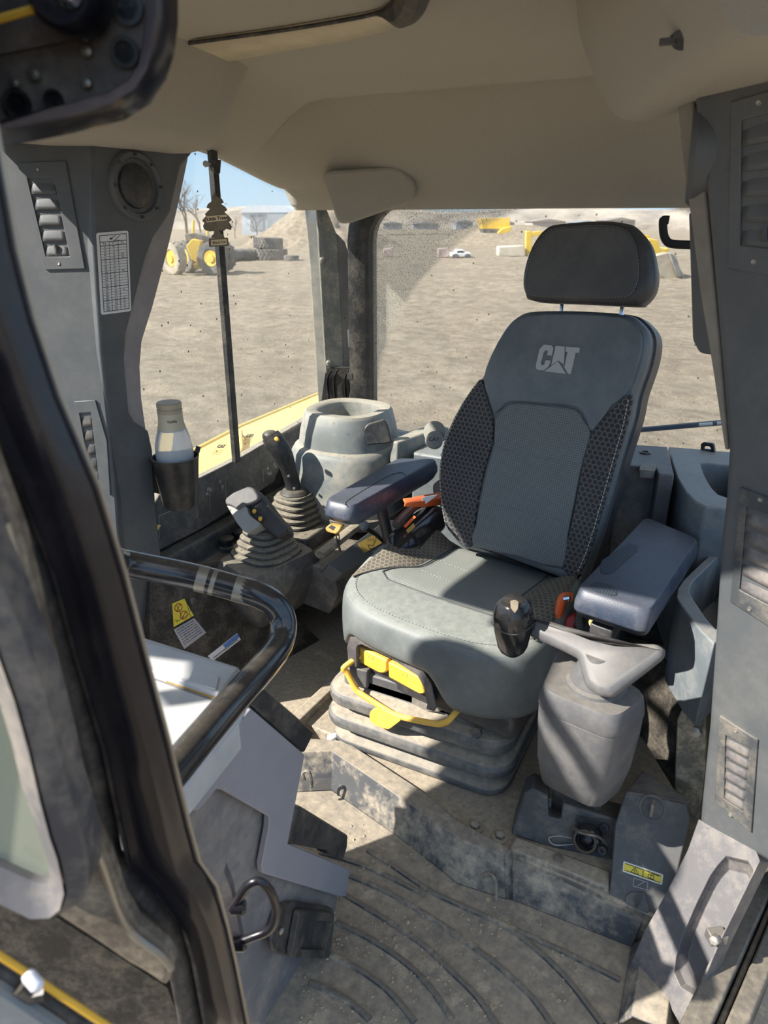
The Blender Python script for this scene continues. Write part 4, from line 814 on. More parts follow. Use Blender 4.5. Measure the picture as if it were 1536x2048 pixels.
PK = (V((.1, -.80, .6)).normalized(), P(1030, 1212, y=ck.y-.029)); plate('rocker', [(1021, 1202), (1031, 1200), (1038, 1204), (1036, 1219), (1030, 1227), (1022, 1217)], stuff('worn_rocker', (.2, .16, .11), .4, .2, 0, bump=0), kn, PK, .01, r=2, off=.004, bevel=.002, label='worn rocker switch in the knob')
mb_ = sum(boxring(.6, zbot), V())/len(boxring(.6, zbot)); b = MB(); b.box((mb_.x-.01, mb_.y+.13, .20), (.10, .06, .30)); obj('pedestal_mount', b, M['darker'], stc)
# ---- base console under it
bs = thing('base_console', 'dark dusty plastic floor console under the grey steering pedestal', 'console', P(1150, 1700, z=.0))
PB1 = (V((.2, -.93, .3)).normalized(), P(1100, 1650, z=.13)); PB2 = plane3(P(1217, 1800, z=.078), P(1330, 1848, z=.078), P(1300, 1590, z=.235))
plate('left_block', [(1066, 1576), (1096, 1592), (1098, 1634), (1122, 1640), (1126, 1606), (1155, 1616), (1255, 1646), (1240, 1748), (1022, 1668), (1034, 1630), (1048, 1588)], M['dark2'], bs, PB1, .08, bevel=.004)
b = MB(); b.prism(pp([(1088, 1594), (1130, 1604), (1130, 1650), (1088, 1640)], pl=(PB1[0], PB1[1]-PB1[0]*.04)), V((0, .02, 0))); obj('notch', b, M['floormetal'], bs)
b = MB(); q = [P(*p, z=.095) for p in ((1030, 1670), (1224, 1742), (1218, 1778), (1018, 1698))]; b.prism(q, V((0, 0, -.08))); obj('ledge', b, M['floormetal'], bs, bevel=.006)
c = P(1117, 1718, z=.096); b = MB(); b.lathe([(.010, 0), (.010, .006), (0, .008)], c, (0, 0, 1), 6); obj('bolt', b, M['steel'], bs)
plate('right_panel', [(1250, 1586), (1300, 1592), (1374, 1608), (1380, 1640), (1352, 1760), (1330, 1850), (1217, 1800), (1230, 1650)], M['dark2'], bs, PB2, .05, r=4, bevel=.004)
b = MB(); b.prism([P(*p, z=.232) for p in ((1252, 1584), (1285, 1540), (1345, 1578), (1385, 1600), (1374, 1606), (1300, 1592))], V((0, 0, -.10))); obj('panel_top', b, M['dark2'], bs, bevel=.003)
n2_ = PB2[0]; c = P(1305, 1617, pl=PB2); b = MB(); b.lathe([(.026, 0), (.026, .002), (.021, .002), (.020, -.003), (0, -.003)], c, n2_, 28); obj('turn_lock', b, M['dark2'], bs); b = MB(); b.box(c+n2_*.006, (.006, .016, .030)); obj('lock_key', b, M['steel'], bs)
plate('tab_plate', [(1250, 1805), (1252, 1790), (1262, 1783), (1290, 1785), (1300, 1820), (1290, 1832)], M['dark2'], bs, PB2, .003, r=4, off=.004, bevel=.001); b = MB(); b.box(P(1275, 1803, pl=PB2)+n2_*.006, (.005, .012, .026)); obj('lock_key', b, M['dark2'], bs)
plate('sticker_border', [(1247, 1722), (1327, 1749), (1324, 1770), (1245, 1743)], M['white'], bs, PB2, .0005, r=3, off=.0008)
st = plate('warning_sticker', [(1249, 1725), (1324, 1751), (1322, 1767), (1247, 1741)], M['sticker_yellow'], bs, PB2, .0006, r=2, off=.0014, label='yellow warning sticker with a triangle and a book symbol')
b = MB(); u = lambda a, c: P(a, c, pl=PB2)
for a, c in (((1287, 1739), (1285, 1755)), ((1251, 1727), (1322, 1752)), ((1249, 1740), (1320, 1765)), ((1262, 1744), (1270, 1735)), ((1270, 1735), (1277, 1749)), ((1277, 1749), (1262, 1744)), ((1269, 1739), (1270, 1745)), ((1297, 1748), (1296, 1755)), ((1297, 1748), (1308, 1752)), ((1308, 1752), (1307, 1759)), ((1296, 1755), (1307, 1759)), ((1302, 1750), (1301, 1757)), ((1303, 1747), (1318, 1752))): ln(b, u(*a), u(*c), .0011, n2_, .002)
obj('sticker_print', b, M['ink'], st)
b = MB()
for a, c in (((1268, 1756), (1296, 1765)), ((1296, 1765), (1294, 1780)), ((1294, 1780), (1266, 1772)), ((1266, 1772), (1268, 1756)), ((1274, 1772), (1288, 1764))): ln(b, u(*a), u(*c), .001, n2_, .001)
obj('moulded_mark', b, M['pale_ink'], bs)
# socket
cs = P(1176, 1668, pl=PB1)+PB1[0]*.012; sk_ = thing('outlet', 'round black outlet with a dark lens under the steering pedestal', 'outlet', cs); ax = V((-.1, -.85, .35)).normalized()
plate('outlet_plate', [(1152, 1630), (1225, 1640), (1222, 1712), (1160, 1695)], M['darker'], sk_, PB1, .004, r=3, off=.003)
b = MB(); b.lathe([(.026, -.012), (.027, .022), (.024, .026), (.019, .026), (.017, .012), (0, .012)], cs, ax, 28); obj('outlet_ring', b, M['shiny'], sk_)
b = MB(); b.lathe([(.016, .013), (.010, .018), (0, .019)], cs, ax, 20); obj('lens', b, M['gloss'], sk_)
b = MB(); b.tube(spline([cs+V((-.03, -.01, .02)), cs+V((-.01, -.03, .035)), cs+V((.02, -.02, .03)), cs+V((.036, 0, .0))], 5), (.006, .003), 6); obj('strap', b, M['bare'], sk_)
for u_, v_ in ((1210, 1653), (1206, 1697)):
    b = MB(); b.lathe([(.009, 0), (.009, .008), (.004, .008), (.004, .004), (0, .004)], P(u_, v_, pl=PB1)+PB1[0]*.003, ax, 12); obj('bolt', b, M['darker'], sk_)
b = MB(); b.tube(spline([P(1150, 1678, pl=PB1), P(1120, 1672, pl=PB1), P(1098, 1672, pl=PB1)+PB1[0]*.008, P(1110, 1684, pl=PB1)+PB1[0]*.012, P(1150, 1688, pl=PB1)], 5), .0012, 5); obj('cable_tie', b, stuff('clear_tie', (.4, .4, .38), .3, .1, 0), sk_)
# dirty brackets between pedestal and post
br = thing('side_bracket', 'dirty black steel bracket standing behind the steering pedestal', 'bracket', P(1330, 1480, y=.18))
PBR = (V((-.55, -.8, .1)).normalized(), P(1330, 1450, y=.20)); plate('black_plate', [(1250, 1350), (1322, 1318), (1385, 1378), (1356, 1440), (1355, 1550), (1348, 1580), (1285, 1478), (1240, 1440)], M['dirtyblack'], br, PBR, .012, bevel=.002)
PBR2 = (V((-.1, -.98, .1)).normalized(), P(1385, 1450, y=.12)); plate('bare_plate', [(1384, 1376), (1412, 1408), (1410, 1540), (1396, 1640), (1380, 1632), (1348, 1580), (1354, 1440)], stuff('scraped_steel', (.16, .16, .13), .5, .9, 0, nscale=30), br, PBR2, .02, bevel=.003)
b = MB(); b.lathe([(.012, -.005), (.012, .012), (0, .014)], P(1371, 1603, y=.10), (-.2, -.9, .3), 12); obj('bolt', b, M['floormetal'], br); b = MB(); b.lathe([(.011, -.005), (.011, .012), (0, .014)], P(1393, 1462, y=.10), (-.2, -.9, .3), 6); obj('bolt', b, M['steel'], br)
# ================================================================== FLOOR MAT
fm = thing('floor_mat', 'black rubber floor mat with curved ribs, moulded upstand and dust', 'floor mat', (.1, -.4, 0))
fl = [(560, 1585), (664, 1580), (799, 1674), (917, 1767), (1011, 1797), (1024, 1798), (1264, 1893), (1238, 2048)]
F0 = [P(*p, z=.012) for p in fl]; b = MB(); b.prism(F0+[F0[-1]+V((-.02, -.4, 0)), V((-.45, F0[-1].y-.5, .012)), V((-.45, F0[0].y, .012))], V((0, 0, -.011))); obj('mat_sheet', b, M['mat'], fm, bevel=.002)
t1 = [P(*p, z=.097) for p in ((560, 1505), (664, 1503), (811, 1602), (924, 1681), (1008, 1711))]; t2 = [P(*p, z=.099) for p in ((600, 1478), (690, 1484), (849, 1588), (911, 1641), (1016, 1698))]
bt = [p+V((0, 0, .0)) for p in F0[:5]]; in_ = [p+V((.0, .006, .0)) for p in bt]
b = MB(); b.loft([bt, [a*.7+c*.3+V((0, .004, 0)) for a, c in zip(bt, t1)], [a*.1+c*.9 for a, c in zip(bt, t1)], t1, t2, [p+V((0, 0, -.02)) for p in t2]], False, False); obj('upstand', b, M['mat'], fm, solid=.006, bevel=.004, ang=30, sub=0)
u0 = F0[5:7]; v1 = [P(1022, 1738, z=.06), P(1283, 1845, z=.06)]; v2 = [P(1024, 1712, z=.075), P(1300, 1832, z=.075)]
b = MB(); b.loft([u0, [a*.15+c*.85 for a, c in zip(u0, v1)], v1, v2, [p+V((0, .0, -.04)) for p in v2]], False, False); obj('upstand', b, M['mat'], fm, solid=.006, bevel=.003)
w0 = F0[6:8]; b = MB(); b.loft([w0, [p+V((.018, .0, .032)) for p in w0], [p+V((.07, 0, .036)) for p in w0], [p+V((.09, 0, .0)) for p in w0]], False, False); obj('upstand', b, M['mat'], fm, solid=.006, bevel=.003)
e1 = [F0[4], P(1008, 1711, z=.097), P(1016, 1698, z=.099), v2[0]+V((0, .01, 0)), v1[0], F0[5]]; b = MB(); b.face(e1); obj('upstand_end', b, M['mat'], fm, solid=.008)
for rib in ([(735, 1700), (790, 1735), (860, 1782), (930, 1815), (1010, 1852), (1080, 1905), (1140, 1965), (1205, 2050)], [(700, 1752), (770, 1782), (850, 1828), (930, 1882), (1000, 1935), (1060, 1990), (1105, 2050)], [(690, 1790), (760, 1832), (840, 1885), (900, 1940), (955, 1995), (1000, 2060)], [(675, 1845), (740, 1878), (810, 1925), (860, 1975), (905, 2040)], [(650, 1905), (720, 1940), (780, 1985), (830, 2045)], [(1020, 1855), (1130, 1905), (1240, 1960)], [(620, 1965), (690, 1998), (740, 2040)], [(640, 1705), (700, 1722), (760, 1745), (850, 1790)]):
    b = MB(); b.tube(spline([P(*p, z=.0125) for p in rib], 6), (.0065, .005), 8); obj('rib', b, M['rib'], fm)
b = MB(); q = pp([(961, 1795), (961, 1762), (968, 1750), (982, 1750), (992, 1764), (992, 1802)], pl=(V((-.45, -.89, .25)).normalized(), (F0[3]+F0[4])/2)); b.tube(spline(q, 4), .004, 6); obj('drain_arch', b, M['mat'], fm)
b = MB(); q = pp([(609, 1560), (606, 1548), (612, 1542), (620, 1548), (624, 1575)], pl=(V((0, -1, .1)).normalized(), F0[0])); b.tube(spline(q, 4), .004, 6); obj('drain_arch', b, M['mat'], fm)
# crumbs of dirt on the mat and platform
b = MB()
def crumb(p, r):
    a = random.random()*6; vs = [p+V((math.cos(a+t)*r*random.uniform(.6, 1.2), math.sin(a+t)*r*random.uniform(.6, 1.2), 0)) for t in (0, 1.6, 3.1, 4.7)]; tpv = p+V((0, 0, r*.9))
    q = [b.b.verts.new(x) for x in vs]; tv = b.b.verts.new(tpv)
    for i in range(4): b.b.faces.new([q[i-1], q[i], tv])
for k in range(1500):
    u, v = random.uniform(600, 1180), random.uniform(1640, 2048)
    if u > 1180-(2048-v)*.2 or noise.noise(V((u*.012, v*.012, 0))) < -.05+random.uniform(-.3, .3): continue
    p = P(u, v, z=.0125)
    if (p-F0[2]).dot(V((-.3, -.95, 0))) < -.02 and u > 800 and v < 1770+(u-917)*.4: continue
    crumb(p, random.choice((.0014, .002, .002, .003, .004)) if random.random() < .97 else .007)
dt = obj('dirt_crumbs', b, M['dirt'], None, ang=10); prop(dt, 'crumbs of dry dirt scattered over the rubber floor mat', 'dirt', None, 'stuff')
# bolts on the platform and a curled paper tag
for i, (u_, v_) in enumerate(((950, 1655), (1000, 1675), (697, 1475))):
    c = P(u_, v_, z=.086); t = thing('hex_bolt', ('dusty hex bolt on the floor plate nearest the base console', 'dusty hex bolt on the floor plate, the middle one before the bellows', 'dusty hex bolt on the floor plate beside the paper tag')[(1, 0, 2)[i]], 'bolt', c, 'floor bolts')
    b = MB(); b.lathe([(.018, 0), (.018, .002), (.011, .003)], c, (0, 0, 1), 16); obj('washer', b, M['floormetal'], t); b = MB(); b.lathe([(.011, .002), (.011, .011), (.008, .013), (0, .013)], c, (0, 0, 1), 6); obj('bolt_head', b, M['floormetal'], t)
b = MB(); e = [P(*p, z=.09) for p in ((654, 1482), (676, 1478), (700, 1463), (710, 1452))]; f = [P(*p, z=z_) for p, z_ in (((655, 1470), .092), ((675, 1464), .11), ((690, 1455), .105), ((704, 1449), .10))]; b.loft([e, f], False, False); pt = obj('paper_tag', b, M['white'], None, solid=.0008); prop(pt, 'small curled white paper tag lying on the floor plate', 'tag')
rl = MB(); a, c = P(585, 1440, z=.11), P(715, 1318, z=.11); d = (c-a).normalized(); s = V((d.y, -d.x, 0)); rl.loft([[p+s*x+V((0, 0, z)) for x, z in ((-.02, -.09), (.02, -.09), (.016, .0), (-.016, .0))] for p in (a-d*.05, c+d*.3)]); struct('trim_10', rl, M['floormetal'], bevel=.004)
# ================================================================== SEAT BELT
rt_ = thing('belt_retractor', 'shiny black plastic wrapped belt retractor between the seat and the joystick armrest', 'retractor', P(835, 1080, x=-.20))
px_ = -.175
b = MB(); b.tube(spline([P(792, 1104, x=px_), P(808, 1088, x=px_), P(832, 1066, x=px_), P(856, 1046, x=px_), P(872, 1030, x=px_)], 5), lambda t: (.018+.028*ss(0, .25, t)-.014*ss(.8, 1, t), .018+.024*ss(0, .25, t)-.012*ss(.8, 1, t)), 16); ro = obj('retractor_body', b, M['shiny'], rt_)
n = V((.35, -.65, .68)).normalized(); pr_ = (n, P(826, 1046, x=px_)+n*.046)
plate('red_label', [(807, 1052), (828, 1031), (832, 1034), (811, 1056)], M['orange'], ro, pr_, .002); plate('belt_label', [(812, 1060), (827, 1046), (830, 1054), (816, 1067)], M['ochre'], ro, pr_, .002)
b = MB(); b.tube(spline([P(792, 1050, x=px_-.01), P(812, 1028, x=px_-.01), P(835, 1010, x=px_-.01), P(865, 1004, x=px_-.01)], 5), .012, 8); obj('retractor_hook', b, M['darker'], rt_)
sb_ = MB(); x_ = -.165; A = [P(*p, x=x_) for p in ((806, 998), (822, 996), (845, 991), (878, 985), (900, 980))]; B = [P(*p, x=x_+.012) for p in ((809, 1013), (822, 1013), (845, 1014), (872, 1011), (900, 1004))]; sb_.loft([A, [(p+q)/2+V((.008, -.008, .004)) for p, q in zip(A, B)], B], False, False); o = obj('belt_strap', sb_, M['orange'], None, solid=.003); prop(o, 'orange seat belt strap with a white mark coming out beside the backrest', 'belt')
plate('belt_mark', [(844, 995), (876, 989), (851, 1008), (850, 1001), (845, 1002)], M['white'], o, (V((.7, -.7, .1)).normalized(), (A[2]+B[2])/2+V((.014, -.014, .004))), .001)
bk = thing('belt_buckle', 'orange and red seat belt buckle tucked under the door side armrest', 'buckle', P(1130, 1240, z=.5))
b = MB(); b.tube(spline([P(1113, 1248, y=.14), P(1119, 1222, y=.15), P(1126, 1196, y=.16), P(1142, 1194, y=.17)], 5), lambda t: (.016-.004*t, .010), 10); obj('orange_sleeve', b, M['orange'], bk)
b = MB(); b.prism(pp([(1132, 1234), (1150, 1226), (1155, 1240), (1146, 1262), (1128, 1252)], pl=(V((.1, -.8, .6)), P(1140, 1240, y=.14))), V((0, .03, -.01))); obj('buckle_body', b, M['red'], bk, bevel=.004)
b = MB(); b.prism(pp([(1152, 1222), (1166, 1232), (1168, 1256), (1152, 1264), (1148, 1250)], pl=(V((.1, -.8, .6)), P(1155, 1240, y=.135))), V((0, .03, -.01))); obj('buckle_cover', b, M['darker'], bk, bevel=.004)
b = MB(); b.ball(P(1134, 1198, y=.15), .008); b.tube([P(1128, 1198, y=.14), P(1140, 1196, y=.14)], .005, 6); obj('buckle_pin', b, M['chrome'], bk)
n_ = V((.0, -.75, .66)); c = P(1200, 1245, z=.565); kp = MB(); kp.prism(pp(rnd2([(1176, 1242), (1188, 1231), (1217, 1242), (1206, 1263), (1199, 1264), (1178, 1252)], 4), pl=(n_, c)), V((0, .018, -.006))); kpo = obj('keypad', kp, M['ochre'], seat, bevel=.003, label='ochre keypad with printed symbols under the armrest'); nn = n_.normalized()
b = MB(); b.prism([p+nn*.0008 for p in pp([(1187, 1240), (1204, 1243), (1201, 1255), (1184, 1252)], pl=(n_, c))], -nn*.002); kf = obj('key_face', b, M['ink'], kpo); b = MB()
for a, e in (((1193, 1243), (1198, 1244)), ((1198, 1244), (1197, 1250)), ((1197, 1250), (1192, 1249)), ((1192, 1249), (1193, 1243)), ((1188, 1242), (1190, 1243)), ((1187, 1247), (1189, 1248))): ln(b, P(*a, pl=(n_, c)), P(*e, pl=(n_, c)), .001, nn, .0015)
obj('key_symbols', b, M['white'], kpo)
b = MB(); b.tube([P(1212, 1262, z=.56), P(1216, 1272, z=.545)], .008, 8); b.ball(P(1228, 1262, z=.545), .01); obj('connector', b, M['chrome'], kpo)
# ================================================================== RIGHT WALL STICKERS, CUP, BOTTLE, FRESHENER
PWL = (V((.94, -.25, .22)).normalized(), P(375, 1250, x=-.66)); nw = nrm_of(PWL)
b = MB(); q = pp([(300, 1155), (470, 1120), (640, 1280), (690, 1310), (560, 1420), (300, 1420)], pl=PWL); b.prism(q, -nw*.03); obj('kick_panel', b, M['dirtyblack'], wall_r, bevel=.003)
sy = plate('warning_sticker', [(344, 1207), (368, 1197), (387, 1231), (347, 1254)], M['sticker_yellow'], wall_r, PWL, .001, off=.0015, label='yellow warning sticker with round prohibition symbols')
b = MB()
for c_ in ((356, 1215), (367, 1230)):
    cc = P(*c_, pl=PWL)+nw*.002; t1_ = nw.cross(V((0, 0, 1))).normalized(); t2_ = nw.cross(t1_); R = [cc+(t1_*math.cos(k*.785)+t2_*math.sin(k*.785))*.011 for k in range(8)]
    for i in range(8): ln(b, R[i-1], R[i], .0022, nw, .0)
    ln(b, R[1], R[5], .002, nw, .0)
obj('prohibition_print', b, M['red'], sy); b = MB()
for a, e in (((371, 1200), (381, 1236)), ((351, 1244), (378, 1228)), ((352, 1210), (365, 1235)), ((377, 1210), (381, 1222)), ((348, 1240), (356, 1242))): ln(b, P(*a, pl=PWL), P(*e, pl=PWL), .0012, nw, .002)
obj('sticker_lines', b, M['ink'], sy)
sw_ = plate('text_sticker', [(347, 1259), (388, 1236), (412, 1265), (368, 1298)], stuff('worn_label', (.42, .42, .46), .5, .5, 0, bump=0, nscale=30), wall_r, PWL, .001, off=.0015, label='dusty white text sticker')
b = MB(); H = quad_uv(*[P(*p, pl=PWL) for p in ((347, 1259), (388, 1236), (412, 1265), (368, 1298))])
for i in range(7):
    s = 0.08
    while s < .9:
        e = min(.92, s+random.uniform(.05, .2)); ln(b, H(s, .1+.12*i), H(e, .1+.12*i), .0018, nw, .002); s = e+.03
obj('sticker_print', b, M['ink'], sw_)
sb3 = plate('serial_sticker', [(415, 1312), (474, 1266), (481, 1279), (425, 1322)], M['white'], wall_r, PWL, .001, off=.0015, label='white and blue serial number sticker')
plate('blue_band', [(445, 1290), (474, 1267), (478, 1274), (450, 1296)], M['sticker_blue'], sb3, PWL, .001, off=.002, label='blue band')
b = MB(); H = quad_uv(*[P(*p, pl=PWL) for p in ((420, 1315), (477, 1271), (481, 1279), (426, 1321))])
for i in range(16): ln(b, H(.05+.055*i, .35), H(.05+.055*i+.03, .7), .002, nw, .003)
obj('serial_print', b, M['ink'], sb3)
cc = P(350, 912, x=-.668); cup = thing('cup_holder', 'black rubbery cup holder hung on the dusty front post', 'cup holder', cc-V((0, 0, .13)))
b = MB(); b.lathe([(.0, -.130), (.040, -.130), (.043, -.124), (.0555, -.008), (.0575, 0), (.054, 0), (.052, -.01), (.040, -.115), (0, -.115)], cc, (0, 0, 1), 36); obj('cup_body', b, stuff('black_grainy', (.022, .022, .024), .35, .1, .25, bump=.9, bscale=160), cup, ang=40)
b = MB(); b.tube([P(394, 905, x=-.64), P(397, 893, x=-.64)], .006, 8); obj('cup_lip', b, M['darker'], cup)
b = MB(); b.box(cc+V((-.06, .01, -.06)), (.03, .05, .09)); obj('bracket', b, M['darker'], cup, bevel=.004)
mg2 = NT('bottle_glass'); mg2.p.inputs['Base Color'].default_value = (.93, .94, .95, 1); mg2.p.inputs['Roughness'].default_value = .05; mg2.p.inputs['Transmission Weight'].default_value = .55; mg2.p.inputs['IOR'].default_value = 1.3
bo_ = thing('glass_bottle', 'glass bottle with a tan cap and vanilla neck label standing in the cup holder', 'bottle', cc-V((0, 0, .112)))
b = MB(); b.lathe([(0, -.112), (.037, -.112), (.040, -.10), (.044, -.02), (.0455, .0), (.045, .025), (.041, .045), (.034, .068), (.030, .082), (.0285, .095), (.0285, .112), (0, .112)], cc+V((-.004, .004, 0)), (0, 0, 1), 32); obj('bottle_body', b, mg2.m, bo_)
b = MB(); b.lathe([(.0285, .106), (.0295, .108), (.0295, .116), (.0275, .118), (.0295, .121), (.0295, .130), (.027, .133), (0, .133)], cc+V((-.004, .004, 0)), (0, 0, 1), 32); obj('bottle_cap', b, stuff('cap_tan', (.40, .34, .24), .5, .3, .5), bo_)
b = MB(); b.lathe([(.0345, .066), (.0305, .081), (.0292, .094), (.0292, .108)], cc+V((-.004, .004, 0)), (0, 0, 1), 32); obj('neck_label', b, stuff('label_cream', (.55, .48, .34), .6, .1, 0), bo_)
tn = V((.75, -.66, .25)).normalized(); text('letters', 'Vanilla', cc+V((-.004, .004, .084))+tn*.0315, .009, tn, (0, 0, 1), M['ink'], bo_, .0003)
b = MB(); b.ball(P(388, 905, x=-.63), .006); 
b.b.free()
# freshener
PFR = (V((.80, -.60, 0)), P(432, 440, x=-.735)); nf_ = nrm_of(PFR)
fr_t = [(430, 383), (434, 393), (444, 398), (448, 405), (442, 408), (450, 413), (455, 420), (449, 424), (458, 432), (464, 440), (458, 444), (464, 453), (462, 460), (452, 458), (448, 462), (438, 460), (441, 467), (448, 471), (449, 476), (422, 476), (424, 471), (428, 467), (430, 462), (420, 463), (412, 461), (408, 458), (406, 452), (409, 446), (405, 440), (412, 432), (410, 428), (420, 418), (413, 415), (416, 408), (424, 402), (424, 394)]
af = thing('air_freshener', 'brown tree shaped cardboard air freshener hanging on a string from the window latch', 'air freshener', P(432, 440, pl=PFR))
plate('card_tree', fr_t, M['cardboard'], af, PFR, .0015)
plate('card_base', [(417, 477), (456, 475), (458, 492), (418, 494)], M['cardboard'], af, PFR, .0015, r=2)
plate('name_band', [(412, 433), (454, 429), (455, 440), (413, 445)], M['cream'], af, PFR, .001, off=.001); plate('scent_band', [(422, 480), (453, 478), (454, 489), (422, 491)], M['cream'], af, PFR, .001, off=.001)
uq = (P(434, 430, pl=PFR)-P(433.2, 445, pl=PFR)).normalized(); uu = (P(433, 383, pl=PFR)-P(436, 476, pl=PFR)).normalized(); uu = nf_.cross((P(454, 429, pl=PFR)-P(412, 433, pl=PFR)).normalized()).normalized()
if uu.z < 0: uu = -uu
text('letters', 'Little Trees', P(434, 437, pl=PFR)+nf_*.001, .0115, nf_, uu, M['ink'], af, .0004, bold=.0002); text('letters', 'Black Ice', P(438, 484.5, pl=PFR)+nf_*.001, .0095, nf_, uu, M['ink'], af, .0004)
b = MB(); b.tube(spline([P(426, 335, x=-.742), P(427, 350, x=-.742), P(429, 368, x=-.738), P(430, 386, pl=PFR)], 4), .0011, 5); obj('string', b, M['bare'], af)
# ================================================================== HOOK, WIPER, FENDER OUTSIDE
b = MB(); b.tube(spline([P(1338, 440, y=.78), P(1328, 440, y=.78), P(1326, 444, y=.78), P(1327, 465, y=.78), P(1332, 480, y=.78), P(1345, 488, y=.78), P(1390, 490, y=.78)], 4), (.006, .010), 8); hk = obj('coat_hook', b, M['ink'], None); prop(hk, 'black coat hook sticking out in front of the rear window', 'hook')
wp = thing('rear_wiper', 'blue black wiper blade lying along the bottom of the rear window outside', 'wiper', P(1370, 852, y=.93)); b = MB(); b.tube([P(1200, 866, y=.93), P(1300, 858, y=.93), P(1400, 849, y=.93), P(1470, 843, y=.93)], (.006, .008), 8); obj('wiper_blade', b, M['bluebar'], wp)
for a, c in ((1398, 1425), (1434, 1450)):
    b = MB(); b.tube([P(a, 849.5-(a-1398)*.08, y=.918), P(c, 849.5-(c-1398)*.08, y=.918)], .0045, 6); obj('wiper_clip', b, M['white'], wp)
fd = thing('side_fender', 'yellow painted body ledge outside the right window with two small maker decals', 'fender', P(500, 900, z=.54))
zf_ = .565; q = [P(*p, z=zf_) for p in ((250, 985), (380, 905), (480, 853), (640, 786), (690, 810), (640, 850), (480, 950), (380, 1010), (300, 1060))]; b = MB(); b.prism(q, V((0, 0, -.03))); obj('fender_plate', b, M['paint_yellow'], fd, bevel=.006)
b = MB(); b.tube([P(380, 905, z=zf_), P(480, 853, z=zf_), P(640, 786, z=zf_)], .008, 8); obj('fender_edge', b, M['paint_yellow'], fd)
b = MB(); b.tube([P(476, 912, z=zf_), P(483, 898, z=zf_+.01), P(480, 862, z=zf_+.02), P(490, 880, z=zf_)], .008, 6); obj('lug', b, M['paint_yellow'], fd)
ex = (P(520, 868, z=zf_)-P(440, 897, z=zf_)).normalized(); uz = V((-ex.y, ex.x, 0))
if uz.dot(V((-1, 0, 0))) < 0: uz = -uz
uz = V((-math.sin(YAW), math.cos(YAW), 0))
for u_, v_ in ((442, 893), (499, 872)):
    c = P(u_, v_, z=zf_+.001); text('decal', 'CAT', c, .050, (0, 0, 1), uz, M['ink'], fd, .0005, bold=.0012, sx=.26)
    b = MB(); hx_ = V((math.cos(YAW), math.sin(YAW), 0))
    for k in range(3):
        for x0, x1 in ((-.014, -.004), (-.002, .006), (.008, .015)): ln(b, c-uz*(.045+.020*k)+hx_*x0, c-uz*(.045+.020*k)+hx_*x1, .005, V((0, 0, 1)), .0006)
    obj('decal_lines', b, M['ochre'], fd)
# ================================================================== DASHBOARD
PD = (V((1, 0, 0)), V((.0, -.5, .5)))
ds = thing('dashboard', 'grey instrument pedestal at the front of the cab with pale side panel', 'dashboard', (-.2, -.55, .0))
zt = P(499, 1416, x=0).z
body = [(300, 1500), (369, 1560), (499, 1414), (608, 1507), (584, 1622), (572, 1685), (697, 1737), (689, 1792), (685, 1800), (678, 1858), (651, 1908), (625, 1955), (560, 2060), (300, 2060)]
b = MB(); q = pp(body, pl=PD); b.prism([p-V((.012, 0, 0)) for p in q], V((-.40, 0, 0))); obj('dash_body', b, M['panel2'], ds, bevel=.008)
pnl = [(330, 1610), (369, 1563), (499, 1416), (606, 1508), (584, 1622), (572, 1685), (697, 1737), (689, 1792), (676, 1792), (522, 1745), (520, 1728), (534, 1655), (535, 1632), (440, 1578), (428, 1577), (400, 1612), (391, 1620), (330, 1622)]
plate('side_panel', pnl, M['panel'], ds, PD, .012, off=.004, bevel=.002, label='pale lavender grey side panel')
for nm, q, x_, lab in (('screen_edge', [(500, 1411), (524, 1372), (630, 1464), (625, 1475), (609, 1507)], .0, 'black rear edge of the instrument screen'), ('hand_grip', [(571, 1686), (580, 1640), (588, 1613), (600, 1612), (693, 1669), (692, 1692), (683, 1720), (655, 1709), (652, 1700)], .004, 'black plastic cover at the rear edge')):
    plate(nm, q, M['darker'], ds, PD, .03, off=x_, bevel=.004, label=lab)
b = MB(); 
for k, (u_, v_) in enumerate(((592, 1681), (604, 1686), (660, 1706))):
    b.box(P(u_, v_, pl=PD), (.012, .012, .010))
b.b.free()
PTD = [P(*p, z=zt+.0) for p in ((250, 1262), (478, 1333), (500, 1415), (362, 1580), (250, 1420))]
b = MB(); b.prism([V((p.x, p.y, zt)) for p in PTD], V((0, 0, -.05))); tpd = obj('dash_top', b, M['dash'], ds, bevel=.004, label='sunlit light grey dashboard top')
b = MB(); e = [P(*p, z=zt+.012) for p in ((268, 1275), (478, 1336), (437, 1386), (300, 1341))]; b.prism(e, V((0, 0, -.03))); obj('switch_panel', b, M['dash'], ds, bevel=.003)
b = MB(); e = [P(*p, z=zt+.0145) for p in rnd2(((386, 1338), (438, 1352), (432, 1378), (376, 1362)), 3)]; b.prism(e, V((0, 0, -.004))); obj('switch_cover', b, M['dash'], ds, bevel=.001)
b = MB(); e = [P(*p, z=zt+.003) for p in ((305, 1346), (435, 1391), (430, 1396), (306, 1352))]; b.prism(e, V((0, 0, -.004))); obj('top_seam', b, M['ochre'], ds)
pg = [(548, 1812), (578, 1800), (657, 1812), (664, 1822), (662, 1872), (645, 1908), (636, 1914), (560, 1910), (540, 1900), (536, 1880)]
sc_ = thing('door_latch', 'black square latch bezel screwed to the lower dashboard side', 'latch', P(600, 1860, x=.01)); PD2 = (V((.98, .12, .16)).normalized(), P(600, 1860, x=.004))
plate('latch_plate', pg, M['darker'], sc_, PD2, .01, off=.006, r=6, bevel=.003)
o_ = [P(*p, pl=PD2)+V((.008, 0, 0)) for p in rnd2(((580, 1812), (652, 1818), (642, 1908), (563, 1905)), 10)]; i2 = [P(*p, pl=PD2)+V((.016, 0, 0)) for p in rnd2(((602, 1832), (648, 1836), (634, 1892), (584, 1890)), 3)]
